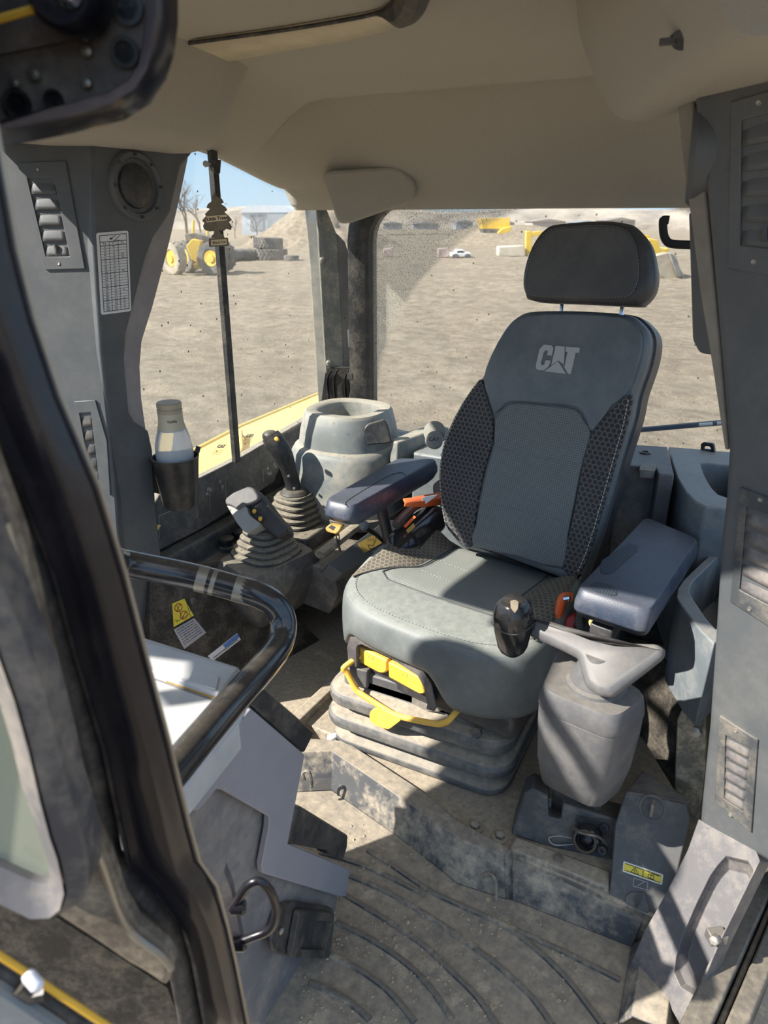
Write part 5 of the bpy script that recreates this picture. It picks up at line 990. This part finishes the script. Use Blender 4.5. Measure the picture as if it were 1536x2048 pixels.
b = MB(); b.loft([o_, [p+V((.012, 0, 0)) for p in o_], [p+V((.002, 0, 0)) for p in i2], [p-V((.012, 0, 0)) for p in i2]]); obj('latch_bezel', b, M['darker'], sc_, bevel=.002)
for u_, v_ in ((554, 1858), (655, 1866)):
    b = MB(); b.lathe([(.006, 0), (.006, .003), (.003, .005), (0, .005)], P(u_, v_, pl=PD2)+V((.007, 0, 0)), (1, 0, 0), 10); obj('screw', b, M['steel'], sc_)
b = MB(); q = pp([(586, 1888), (634, 1890), (638, 1862), (600, 1845), (600, 1835), (584, 1886)], pl=PD2); obj('latch_tongue', MB().prism(pp([(592, 1840), (640, 1842), (632, 1880), (600, 1888), (588, 1880)], pl=PD2), V((.004, 0, 0))), M['bare'], sc_)
# grab bar over the dashboard
gb = thing('grab_bar', 'bent glossy black tubular grab bar in front of the seat with worn bands', 'grab bar', P(480, 1200, x=-.1))
gp = spline([P(225, 1118, x=-.24), P(262, 1128, x=-.235), P(380, 1152, x=-.16), P(470, 1176, x=-.10), P(512, 1188, x=-.07), P(548, 1208, x=-.045), P(566, 1240, x=-.03), P(563, 1278, x=-.02), P(540, 1318, x=-.005), P(450, 1420, x=.02), P(352, 1535, x=.04), P(320, 1572, x=.045)], 7)
b = MB(); b.tube(gp, .0205, 20); obj('bar_tube', b, M['bar'], gb)
def along(u, v): return min(range(len(gp)), key=lambda i: (1024-FPX*(gp[i]-CAM).dot(UP)/(gp[i]-CAM).dot(FW)-v)**2+(768+FPX*(gp[i]-CAM).dot(RT)/(gp[i]-CAM).dot(FW)-u)**2)
for u0, v0, u1, v1 in ((388, 1154, 408, 1160), (428, 1165, 437, 1168), (468, 1176, 505, 1187)):
    a, c = P(u0, v0, x=-.15+(u0-388)*.0007), P(u1, v1, x=-.15+(u1-388)*.0007); i = along(u0, v0); j = along(u1, v1); f = gp[i]; d = (gp[min(i+1, len(gp)-1)]-f).normalized()
    L_ = (c-a).length; b = MB(); b.tube([f, f+d*L_*.5, f+d*L_], .0208, 20); obj('worn_band', b, M['bare'], gb, label='band worn to bare metal')
# ================================================================== FRONT LEFT PILLAR, OPEN DOOR, ROOF BEAM
HF = V((-math.sin(YAW), math.cos(YAW), 0))
def PF_(d): return (-HF, CAM+HF*d)
def lerp_edge(tab, v):
    for (x0, v0), (x1, v1) in zip(tab, tab[1:]):
        if v <= v1: return x0+(x1-x0)*(v-v0)/(v1-v0)
    return tab[-1][0]
RE = [(-110, -300), (-40, 60), (-2, 260), (40, 500), (75, 640), (125, 790), (172, 900), (205, 980), (256, 1150), (299, 1317), (346, 1496), (383, 1650), (402, 1722), (437, 1772), (458, 1850), (474, 1920), (502, 2060)]
LE = [(-300, -300), (-230, 60), (-190, 260), (-130, 500), (-80, 640), (-30, 790), (15, 900), (50, 980), (115, 1150), (160, 1317), (214, 1496), (240, 1625), (262, 1722), (320, 1780), (372, 1850), (392, 1920), (418, 2060)]
VS = [-300, -120, 60, 160, 260, 400, 500, 640, 790, 900, 980, 1060, 1150, 1230, 1317, 1400, 1496, 1570, 1650, 1690, 1722, 1745, 1772, 1810, 1850, 1885, 1920, 1990, 2060]
PA1 = PF_(.43); nP = -HF; rings = []
for v in VS:
    l, r = P(lerp_edge(LE, v), v, pl=PA1), P(lerp_edge(RE, v), v, pl=PA1); w_ = r-l
    dp = lambda p, k: CAM+(p-CAM)*(1+k/.43)
    rings.append([dp(l, .05), l+nP*.004, l+w_*.10+nP*.010, l+w_*.16+nP*.002, l+w_*.55+nP*.006, l+w_*.66+nP*.004, l+w_*.69+nP*.012, l+w_*.78+nP*.010, l+w_*.94-nP*.002, dp(r, .006), dp(r, .010), dp(r, .05)])
b = MB(); b.loft(rings); pil = struct('trim_11', b, M['gloss'], ang=50)
b = MB(); b.tube([P(lerp_edge(RE, v)-3, v, pl=PA1) for v in VS], .0013, 6); obj('edge_bead', b, M['bare'], pil)  # thin tan bead added to stand in for the reflection along this edge
b = MB(); b.tube([P(lerp_edge(LE, v)-4, v, pl=(nP, PA1[1]+nP*.004)) for v in VS], .0028, 6); obj('edge_bead', b, M['rubber'], pil)
def shift(tab, d): return [(x-d(v), v) for x, v in tab]
sl_ = [P(lerp_edge(LE, v)-30-12*ss(1500, 1700, v)+10*ss(1780, 1900, v), v, pl=PA1) for v in VS]; b = MB(); b.tube(sl_, (.0125, .007), 12); obj('door_seal', b, M['rubber'], pil)
# small handle loop
c0 = PF_(.53); hl = thing('handle_loop', 'small black bent rod handle on the pillar beside the dashboard', 'handle', P(500, 1820, pl=c0)); b = MB(); b.tube(spline([P(463, 1818, pl=c0), P(478, 1796, pl=c0), P(497, 1770, pl=c0), P(522, 1763, pl=c0), P(543, 1788, pl=c0), P(552, 1825, pl=c0), P(540, 1858, pl=c0), P(505, 1874, pl=c0), P(474, 1886, pl=c0)], 5), .0048, 10); obj('handle_rod', b, M['gloss'], hl)
plate('handle_plate', [(446, 1750), (460, 1785), (485, 1905), (470, 1915), (440, 1800)], M['trim'], hl, c0, .012, off=-.004)
for p in ((472, 1814), (474, 1888)):
    b = MB(); b.lathe([(.008, -.004), (.008, .008), (.006, .010), (0, .010)], P(*p, pl=c0), RT, 12); obj('nut', b, M['gloss'], hl)
# door standing open
dr = thing('door_1', None, None, P(60, 1700, pl=PF_(.5)), None, 'structure'); PDo = PF_(.39)
plate('door_panel', [(-260, 700), (-90, 740), (-30, 900), (30, 1060), (66, 1200), (108, 1380), (150, 1560), (160, 1600), (182, 1655), (212, 1724), (241, 1808), (270, 1860), (325, 1903), (348, 1930), (334, 1981), (293, 1951), (254, 1929), (182, 1880), (111, 1834), (-260, 1640)], stuff('dirty_door_metal', (.12, .10, .08), .4, .5, 0, bump=0, nscale=16), dr, PDo, .02, bevel=.006)
b = MB(); b.tube(spline([P(*p, pl=PDo)+nP*.004 for p in ((20, 1040), (62, 1200), (104, 1380), (158, 1600), (180, 1655), (210, 1724), (239, 1808), (268, 1858), (322, 1900), (346, 1928))], 4), .003, 8); obj('door_edge', b, M['bare'], dr)  # tube drawn in pale metal for the tan highlight along the door edge
PDw = PF_(.355)
wo = [(-300, 900), (-60, 1040), (0, 1190), (34, 1275), (78, 1384), (109, 1500), (133, 1600), (153, 1659), (166, 1704), (172, 1750), (171, 1785), (158, 1815), (120, 1838), (72, 1842), (0, 1815), (-300, 1700)]
wi = [(-300, 960), (-95, 1080), (-40, 1210), (-6, 1300), (30, 1400), (58, 1500), (81, 1600), (101, 1675), (115, 1715), (124, 1755), (129, 1786), (120, 1818), (100, 1834), (62, 1836), (0, 1806), (-300, 1690)]
wg = [(-300, 1000), (-140, 1120), (-90, 1230), (-58, 1320), (-24, 1420), (4, 1510), (26, 1600), (55, 1678), (70, 1722), (80, 1755), (85, 1785), (80, 1796), (60, 1796), (40, 1788), (0, 1770), (-300, 1650)]
b = MB(); q0, q1, q2 = (pp(t, pl=PDw) for t in (wo, wi, wg)); b.loft([[p-nP*.03 for p in q0], [p-nP*.004 for p in q0], [p for p in q1], [p-nP*.008 for p in q1]], True, False); obj('window_seal', b, stuff('dark_seal', (.06, .06, .068), .5, .3, 0), dr, bevel=.002)
b = MB(); b.loft([[p+nP*.001 for p in q1], [p-nP*.012 for p in q2], [p-nP*.03 for p in q2]], True, False); obj('window_bevel', b, stuff('light_seal', (.15, .142, .145), .5, .3, 0), dr)
gm = NT('door_glass'); gm.t.nodes.remove(gm.p); tr = gm.n('BsdfTransparent'); tr.inputs[0].default_value = (.78, .88, .74, 1); gs = gm.n('BsdfGlossy'); gs.inputs[1].default_value = .05; mx = gm.n('MixShader'); mx.inputs[0].default_value = .10; df_ = gm.n('BsdfDiffuse'); df_.inputs[0].default_value = (.6, .62, .5, 1); m2_ = gm.n('MixShader'); m2_.inputs[0].default_value = .45; gm.L(tr.outputs[0], mx.inputs[1]); gm.L(gs.outputs[0], mx.inputs[2]); gm.L(mx.outputs[0], m2_.inputs[1]); gm.L(df_.outputs[0], m2_.inputs[2]); gm.L(m2_.outputs[0], gm.out.inputs[0])
b = MB(); b.prism([p-nP*.018 for p in q2], -nP*.004); obj('window_glass', b, gm.m, dr)
# dirty ledge, yellow cable and clip below the door
b = MB(); q = pp([(-200, 1700), (111, 1834), (334, 1975), (420, 2200), (-200, 2200)], pl=PF_(.455)); b.prism(q, HF*.02); struct('trim_12', b, M['dirtyblack'])
cy = thing('yellow_cable', 'yellow plastic sleeved cable running across the bottom left corner', 'cable', P(100, 1970, pl=PF_(.335))); b = MB(); b.tube([P(-60, 1872, pl=PF_(.335)), P(60, 1950, pl=PF_(.335)), P(230, 2062, pl=PF_(.335))], .0025, 10); obj('cable_sleeve', b, stuff('cable_yellow', (.75, .42, .03), .4, .1, 0, bump=0), cy)
b = MB(); b.tube([P(-60, 1905, pl=PF_(.342)), P(200, 2075, pl=PF_(.342))], .0045, 10); obj('gas_hose', b, M['gloss2'], cy)
b = MB(); b.box(P(66, 1962, pl=PF_(.333)), (.017, .009, .012), Matrix.Rotation(.6, 3, 'Y')); obj('cable_clip', b, stuff('clip_white', (.75, .75, .8), .3, .05, 0, bump=0), cy, bevel=.004, label='white plastic clip')
b = MB(); b.tube([P(40, 1972, pl=PF_(.337)), P(66, 1990, pl=PF_(.337)), P(96, 1985, pl=PF_(.337))], .006, 8); obj('clip_base', b, M['gloss2'], cy)
b = MB(); q = pp([(-80, 1940), (0, 1985), (130, 2070), (130, 2140), (-80, 2140)], pl=PF_(.33)); b.prism(q, HF*.01); struct('trim_13', b, M['bin'], bevel=.003)
# roof beam with a recess, top left
PCa = PF_(.52); bo2 = [(-120, 295), (0, 292), (28, 290), (150, 266), (250, 240), (300, 208), (332, 160), (348, 110), (356, 50), (357, -450), (-120, -450)]
bi2 = [(-60, 255), (0, 240), (30, 232), (140, 206), (215, 184), (255, 160), (275, 130), (284, 90), (290, 30), (292, -400), (-60, -400)]
b = MB(); q0, q1 = pp(bo2, pl=PCa), pp(bi2, pl=PCa); dp = lambda p, k: CAM+(p-CAM)*(1+k/.52)
b.loft([[dp(p, .05) for p in q0], [dp(p, .008) for p in q0], [(p+r*1.)*.5+nP*.010 for p, r in zip(q0, q1)], [p-nP*.002 for p in q1], [dp(p, .075) for p in q1]], True, False); bm = struct('trim_14', b, M['gloss'], ang=60)
rst = stuff('rusty_brown', (.13, .105, .09), .5, .3, 0, bump=0, nscale=12)
b = MB(); b.prism([dp(p, .06) for p in q1], -nP*.01); obj('recess_plate', b, rst, bm)
PCb = PF_(.578)
for u_, v_, r_ in ((71, 150, .0045), (175, 103, .0045), (175, 167, .004), (33, 167, .0035)):
    b = MB(); b.lathe([(r_, 0), (r_*.8, .003), (0, .004)], P(u_, v_, pl=PCb), nP, 14); obj('plug', b, M['bare'], bm)
for u_, v_, r_ in ((35, 208, .010), (108, 200, .007), (255, 15, .011), (250, 105, .010)):
    b = MB(); b.lathe([(r_, 0), (r_, .002), (r_*.7, .002), (r_*.7, -.0), (0, 0)], P(u_, v_, pl=PCb), nP, 18); obj('hole_rim', b, M['gloss2'], bm)
b = MB(); q = pp([(-60, 40), (150, -10), (190, 70), (-60, 120)], pl=(nP, PCb[1]+nP*.004)); b.prism(q, -nP*.004); obj('recess_step', b, rst, bm)
b = MB(); b.lathe([(.022, -.02), (.022, .010), (.019, .014), (.009, .014), (.008, .011), (0, .011)], P(133, -10, pl=PF_(.55)), nP, 32); wl = obj('lamp_housing', b, M['gloss'], bm); b = MB(); b.lathe([(.008, .0), (.005, .004), (0, .005)], P(137, -12, pl=PF_(.534)), nP, 20); obj('lamp_lens', b, M['chrome'], wl)
b = MB(); b.tube([P(-40, 50, pl=PF_(.55)), P(70, 18, pl=PF_(.55)), P(98, 30, pl=PF_(.55))], .0028, 6); obj('wire', b, M['yellow'], bm)
# unseen mirror shape and tube, added to cast the rounded shadow and the stripe
SL = V((math.cos(SUN_AZ), -math.sin(SUN_AZ), 0)); mcn = V((-.95, -1.02, 1.40)); mu = V((0, 0, 1)); mr = V((.643, -.766, 0)); mn = V((.766, .643, 0))
def blocker_ring(k, d):
    out = []
    for t in range(32):
        a, c = math.cos(t*math.pi/16), math.sin(t*math.pi/16); q = k/(abs(a)**2.6+abs(c)**2.6)**(1/2.6); out.append(mcn+mr*(.035+a*.195*q)+mu*c*.27*q*(1-1.0*ss(.1, .5, a) if c < 0 else 1)+mu*.05*ss(.1, .5, a)*(c < 0)+mn*d)
    return out
blocker = struct('shadow_mirror', MB().loft([blocker_ring(.8, -.05), blocker_ring(1, -.03), blocker_ring(1, .01), blocker_ring(.95, .015)]), M['gloss'])
b = MB(); b.tube(spline([mcn+mr*x+mu*z for x, z in ((-.06, .38), (.035, .375), (.16, .30), (.235, .24), (.285, .15), (.25, .09), (.17, .08))], 5), .017, 10); obj('stripe_blocker', b, M['gloss'], blocker)
# ================================================================== BEYOND THE WINDOWS
def PV(p): return (-HF, p)
def slab(name, pts, pl, th, mat, parent, bevel=.03):
    b = MB(); b.prism(pp(pts, pl=pl), HF*th); return obj(name, b, mat, parent, bevel=bevel, seg=1)
def tyre(name, c, R, w, ax, mat, parent, lugs=22, hub=None):
    b = MB(); b.lathe([(R*.55, -w*.45), (R*.8, -w*.5), (R*.94, -w*.46), (R*.97, -w*.3), (R*.97, w*.3), (R*.94, w*.46), (R*.8, w*.5), (R*.55, w*.45), (R*.5, 0)][:], c, ax, 36)
    axv = V(ax).normalized(); e = V((1, 0, 0)) if abs(axv.x) < .9 else V((0, 1, 0)); e = (e-axv*e.dot(axv)).normalized(); f = axv.cross(e)
    for k in range(lugs):
        for s in (-1, 1):
            a = 2*math.pi*(k+.25*s)/lugs; d = e*math.cos(a)+f*math.sin(a); t = -e*math.sin(a)+f*math.cos(a); tt = (t+axv*.55*s).normalized()
            Rm = Matrix((d, tt, d.cross(tt))).transposed(); b.box(V(c)+d*R*.97+axv*s*w*.24, (R*.07, R*.10, w*.44), Rm)
    return obj(name, b, mat, parent)
# wheel loader
lc = P(398, 548, z=-1.47); PLw = PV(lc+HF*.4); HR = V((RT.x, RT.y, 0))
ld = thing('wheel_loader', 'old yellow wheel loader parked in the yard behind the hanging air freshener', 'wheel loader', lc)
dust_tyre = stuff('dusty_tyre', (.33, .29, .23), .9, .4, .2, bump=0, nscale=2)
for i, (u_, v_, dd_) in enumerate(((352, 525, 0), (428, 523, .3), (378, 522, 2.4), (446, 521, 2.6))):
    c = P(u_, 550-dd_*2, z=-1.5); c = V((c.x, c.y, -1.5+.85))+HF*0; w = tyre('wheel', c, .85, .55, -HF*.75-HR*.66 if i in (0, 2) else -HF*.95-HR*.3, dust_tyre if i == 0 else M['tyre'], ld, 16)
    b = MB(); ax_ = (-HF*.75-HR*.66 if i in (0, 2) else -HF*.95-HR*.3).normalized(); b.lathe([(.44, .15), (.40, .22), (.22, .18), (.2, .27), (0, .28)], c, ax_, 24); obj('rim', b, M['oldyellow'], w)
slab('lift_frame', [(372, 492), (384, 478), (402, 482), (398, 500), (394, 528), (382, 518), (378, 505)], PLw, 1.4, M['oldyellow'], ld); slab('rear_frame', [(394, 506), (440, 502), (440, 528), (395, 530)], PLw, 1.2, stuff('rust_orange', (.5, .26, .1), .7, .3, .2, bump=0), ld)
slab('post', [(424, 484), (446, 484), (444, 540), (430, 540)], PLw, .5, M['oldyellow'], ld); slab('engine_cover', [(368, 468), (390, 466), (432, 478), (430, 490), (404, 484), (372, 482)], PV(lc+HF*1.0), 1.6, M['tyre'], ld); slab('step', [(385, 528), (425, 528), (422, 538), (388, 538)], PLw, .4, M['oldyellow'], ld)
for u_ in (386, 415):
    b = MB(); b.tube([P(u_, 480, pl=PV(lc+HF*1.6)), P(u_+1, 440, pl=PV(lc+HF*1.6))], .07, 6); obj('cab_post', b, M['oldyellow'], ld)
# stacked tyres and the barrier behind
for i, (u_, v_, R, z0, lab) in enumerate(((541, 521, 1.28, .0, 'lower of two huge worn tyres stacked flat in the yard'), (538, 521, 1.08, .80, 'upper of two huge worn tyres stacked flat in the yard'))):
    c = P(541, 520, z=-1.5)-HR*(0 if i == 0 else .1); c = V((c.x, c.y, -1.5+.40+z0)); t = tyre('giant_tyre', c, R, .78, (.015*i, .02*i, 1), M['tyre'], None, 26); prop(t, lab, 'tyre', 'giant tyres')
a, c = P(432, 523, z=-1.5), P(506, 521, z=-1.5); pi_ = thing('steel_pipe', 'long dark ribbed steel pipe lying left of the stacked tyres', 'pipe', (a+c)/2); d = (c-a)
b = MB(); b.tube([a+V((0, 0, .42)), c+V((0, 0, .42))], .42, 16); obj('pipe_body', b, M['tyre'], pi_)
for t in (.1, .3, .5, .7, .9, 1.):
    b = MB(); b.tube([a+d*t+V((0, 0, .42)), a+d*(t+.012)+V((0, 0, .42))], .46, 16); obj('pipe_rib', b, M['tyre'], pi_)
tr_ = P(583, 522, z=-1.5); t = tyre('loose_tyre', V((tr_.x, tr_.y, -1.3)), .55, .4, (0, 0, 1), M['tyre'], None, 14); prop(t, 'small tyre lying right of the stacked giant tyres', 'tyre')
# dirt mound
mc = P(640, 500, z=-1.5); ms = (P(740, 500, z=-1.5)-P(540, 500, z=-1.5)).length/200
def mound(s, t):
    x = (s-.5)*2; y = (t-.5)*2; h = math.exp(-((x+.02)/.48)**2)*math.exp(-(y/.5)**2)*4.6 + math.exp(-((x+.5)/.3)**2-(y/.4)**2)*.8
    p = mc+HR*x*210*ms+HF*(y*16+8); h *= 1+.25*noise.fractal(V((p.x*.2, p.y*.2, 2)), .9, 2.1, 4); h += .4*noise.fractal(V((p.x*.5, p.y*.5, 5)), .9, 2.1, 4)*min(1, h*2)
    e = ss(0, .15, min(s, 1-s, t, 1-t)); return V((p.x, p.y, -1.6+h*e+.05))
b = MB(); b.grid(mound, 90, 50); md = obj('dirt_mound', b, M['ground'], None, ang=180); prop(md, 'tall mound of brown dirt behind the stacked tyres', 'mound')
# pale shed
sp = P(530, 452, z=-1.5); sp = CAM+(sp-CAM)*1.0; dS = 130.; k_ = dS/((sp-CAM).dot(HF)); sp = V((CAM.x+(sp-CAM).x*k_, CAM.y+(sp-CAM).y*k_, -1.5)); shd = thing('far_shed', 'pale corrugated shed beyond the dirt mound under the blue sky', 'building', sp); Ps = PV(sp)
wht = stuff('pale_metal', (.62, .66, .7), .6, .05, 0, bump=0, nscale=.3)
slab('wall', [(484, 424), (586, 424), (586, 470), (484, 470)], Ps, 12, wht, shd, 0); b = MB(); q = pp([(478, 425), (496, 411), (570, 411), (590, 425)], pl=PV(sp-HF*.3)); b.prism(q, HF*13); obj('roof', b, stuff('pale_roof', (.72, .75, .78), .5, .05, 0, bump=0), shd)
for u_ in (500, 515): slab('doorway', [(u_, 430), (u_+11, 430), (u_+11, 460), (u_, 460)], PV(sp-HF*.1), .2, stuff('grey_door', (.4, .43, .46), .6, 0, 0, bump=0), shd, 0)
slab('side_shed', [(534, 428), (572, 428), (572, 470), (534, 470)], PV(sp-HF*4), 3, stuff('grey_wall', (.42, .44, .46), .6, 0, 0, bump=0), shd, 0)
# bare trees
def tree(base, H, seed, name, lab, group):
    rs = random.Random(seed); b = MB()
    def br(p, d, L, r, lv):
        q = p+d*L; m_ = (p+q)/2+V((rs.uniform(-1, 1), rs.uniform(-1, 1), 0))*L*.06; b.tube([p, m_, q], lambda t: r*(1-.45*t), 4 if lv else 6, caps=False)
        if lv >= 5: return
        for k in range(3 if lv < 3 else 2):
            e = (d+V((rs.uniform(-1, 1), rs.uniform(-1, 1), rs.uniform(-.25, .7)))*.75).normalized(); br(p+(q-p)*rs.uniform(.55, 1), e, L*rs.uniform(.6, .82), r*.55, lv+1)
    tp = thing(name, lab, 'tree', base, group); br(base, V((0, 0, 1)), H*.3, H*.02, 0); obj('branches', b, stuff('bark', (.25, .19, .14), .9, 0, 0, bump=0), tp); return tp
def far(u, d): r = ray(u, 440); k = d/r.dot(HF); return V((CAM.x+r.x*k, CAM.y+r.y*k, -1.5))
tree(far(372, 90), 11.5, 3, 'bare_tree', 'tall bare tree above the wheel loader beside the front post', 'bare trees'); tree(far(398, 100), 8.5, 8, 'bare_tree', 'thinner bare tree just left of the window sash bar', 'bare trees'); tree(far(512, 118), 5.5, 5, 'bare_tree', 'small bare tree in front of the pale shed', 'bare trees'); tree(far(468, 120), 4.5, 7, 'bare_tree', 'small bare tree just right of the hanging air freshener', 'bare trees')
# brush and low ridge along the horizon
b = MB(); rg = []
for i in range(121):
    u_ = math.radians(-20+100*i/120); dx, dy = -math.sin(u_), math.cos(u_); h = 1.6+1.4*noise.noise(V((i*.11, 2, 0)))+.5*noise.noise(V((i*.6, 5, 0)))
    rg.append([V((dx*r, dy*r, z)) for r, z in ((235, -1.6), (246, h*1.3+1.2), (260, h*1.6+2.0), (300, -1.6))])
b.loft(rg, False, False); struct('ridge', b, stuff('far_brush', (.33, .28, .23), 1, 0, 0, bump=0, nscale=.08, blotch=.5), ang=180)
rs = random.Random(11)
for i, (u_, w_, h_, d_) in enumerate(((785, 34, 9, 150), (850, 46, 8, 155), (925, 30, 11, 150), (1010, 24, 9, 160), (1090, 60, 12, 150), (1165, 40, 10, 150), (1230, 52, 13, 158))):
    c = far(u_, d_); hm = h_*d_/1420*1.1; wm = w_*d_/1420; hs_ = thing('far_house', 'small far building on the horizon, %s from the left in the rear window' % ('first', 'second', 'third', 'fourth', 'fifth', 'sixth', 'seventh')[i], 'building', c, 'far buildings'); col = rs.choice(((.6, .58, .55), (.5, .42, .36), (.66, .66, .68), (.4, .42, .46)))
    b = MB(); R3 = Matrix.Rotation(YAW, 3, 'Z'); b.box(c+V((0, 0, hm*.5+1.)), (wm, 8, hm), R3); obj('wall', b, stuff('far_wall', col, .8, 0, 0, bump=0), hs_); b = MB(); b.prism([c+R3 @ V((x*wm, -4.4, hm+1.+z)) for x, z in ((-.55, 0), (0, hm*.35), (.55, 0))], R3 @ V((0, 8.8, 0))); obj('roof', b, stuff('far_roof', tuple(x*.6 for x in col), .8, 0, 0, bump=0), hs_)
# berm with yellow machines, pickup, blocks
bc = P(1040, 470, z=-1.5)
def berm(s, t):
    x = (s-.5)*2; y = (t-.5)*2; p = far(1085, 95)+HR*x*14+HF*y*8; h = 2.3*math.exp(-(y/.5)**2)*(1-ss(.55, 1, abs(x)))*(.9+.3*noise.noise(V((x*3, y*3, 1)))); return V((p.x, p.y, -1.6+h))
b = MB(); b.grid(berm, 60, 24); o = obj('dirt_berm', b, M['ground'], None, ang=180); prop(o, 'low brown dirt berm behind the headrest and the parked pickup', 'mound')
pk = P(923, 517, z=-1.5); Pp = PV(pk); tk = thing('pickup_truck', 'small white pickup truck parked in the yard left of the headrest', 'truck', pk)
slab('body', [(903, 507), (914, 506), (926, 506), (942, 506), (943, 513), (903, 513)], Pp, 1.9, M['white'], tk); slab('cab', [(910, 507), (914, 500), (928, 500), (932, 507)], PV(pk+HF*.1), 1.7, M['white'], tk); slab('side_window', [(913, 506), (916, 501.5), (926, 501.5), (929, 506)], PV(pk+HF*.06), .1, M['gloss2'], tk, 0)
for u_ in (911, 935):
    c = P(u_, 515, pl=Pp); b = MB(); b.lathe([(.24, -.1), (.28, .0), (.28, .12), (0, .12)], c, -HF, 16); obj('wheel', b, M['tyre'], tk)
def block(pts, p, th, mat, name, lab, cat, group=None):
    t = thing(name, lab, cat, p, group); slab('block_body', pts, PV(p), th, mat, t, .06); return t
tan = stuff('pale_concrete', (.62, .54, .42), .9, .1, .1, bump=0, nscale=1); pink = stuff('pink_concrete', (.55, .42, .38), .9, .1, .1, bump=0, nscale=1)
block([(997, 493), (1050, 491), (1051, 513), (997, 513)], P(1024, 513, z=-1.5), 1.2, tan, 'concrete_block', 'long pale concrete block in the yard left of the headrest', 'block'); block([(876, 497), (898, 496), (898, 515), (876, 516)], P(892, 515, z=-1.5), 1.2, pink, 'concrete_block', 'pinkish concrete block left of the white pickup', 'block'); block([(766, 498), (786, 496), (786, 514), (767, 514)], P(776, 514, z=-1.5), 1.2, pink, 'concrete_block', 'pinkish block at the left edge of the rear window', 'block')
p1 = far(1002, 82); ym = thing('yellow_excavator', 'yellow machine on the berm seen through the dusty rear window', 'machine', p1); slab('machine_body', [(960, 437), (1020, 435), (1020, 452), (1004, 458), (966, 458)], PV(p1), 3, M['oldyellow'], ym); slab('boom', [(996, 466), (1004, 458), (1024, 452), (1022, 462), (1004, 468)], PV(p1-HF), 1, M['oldyellow'], ym); slab('track', [(965, 458), (1004, 458), (1004, 466), (968, 466)], PV(p1), 3, M['tyre'], ym)
p2 = P(1060, 512, z=-1.5); yp = thing('yellow_mast', 'yellow steel mast standing beside the concrete block', 'mast', p2); slab('mast_post', [(1052, 462), (1064, 462), (1064, 505), (1052, 512)], PV(p2), .5, M['oldyellow'], yp); slab('mast_arm', [(1064, 464), (1084, 462), (1084, 470), (1064, 474)], PV(p2), .4, M['oldyellow'], yp)
p3 = P(1335, 558, z=-1.5); P3 = PV(p3); yd = thing('yellow_bulldozer', 'yellow bulldozer with a grey blade parked right of the headrest', 'bulldozer', p3)
slab('frame', [(1296, 476), (1316, 480), (1322, 500), (1340, 496), (1336, 508), (1310, 512), (1300, 500)], PV(p3+HF*1.5), 1.5, M['oldyellow'], yd); slab('blade', [(1308, 512), (1338, 505), (1352, 510), (1366, 555), (1330, 560), (1312, 540)], P3, .8, stuff('blade_steel', (.42, .36, .28), .6, .3, .2, bump=0, nscale=2), yd); slab('push_arm', [(1338, 506), (1346, 508), (1366, 548), (1360, 556), (1354, 550)], PV(p3-HF*.3), .4, stuff('arm_steel', (.2, .19, .18), .6, .3, .2, bump=0, nscale=2), yd); slab('cab', [(1262, 470), (1300, 470), (1304, 500), (1262, 505)], PV(p3+HF*3), 2.5, M['oldyellow'], yd)
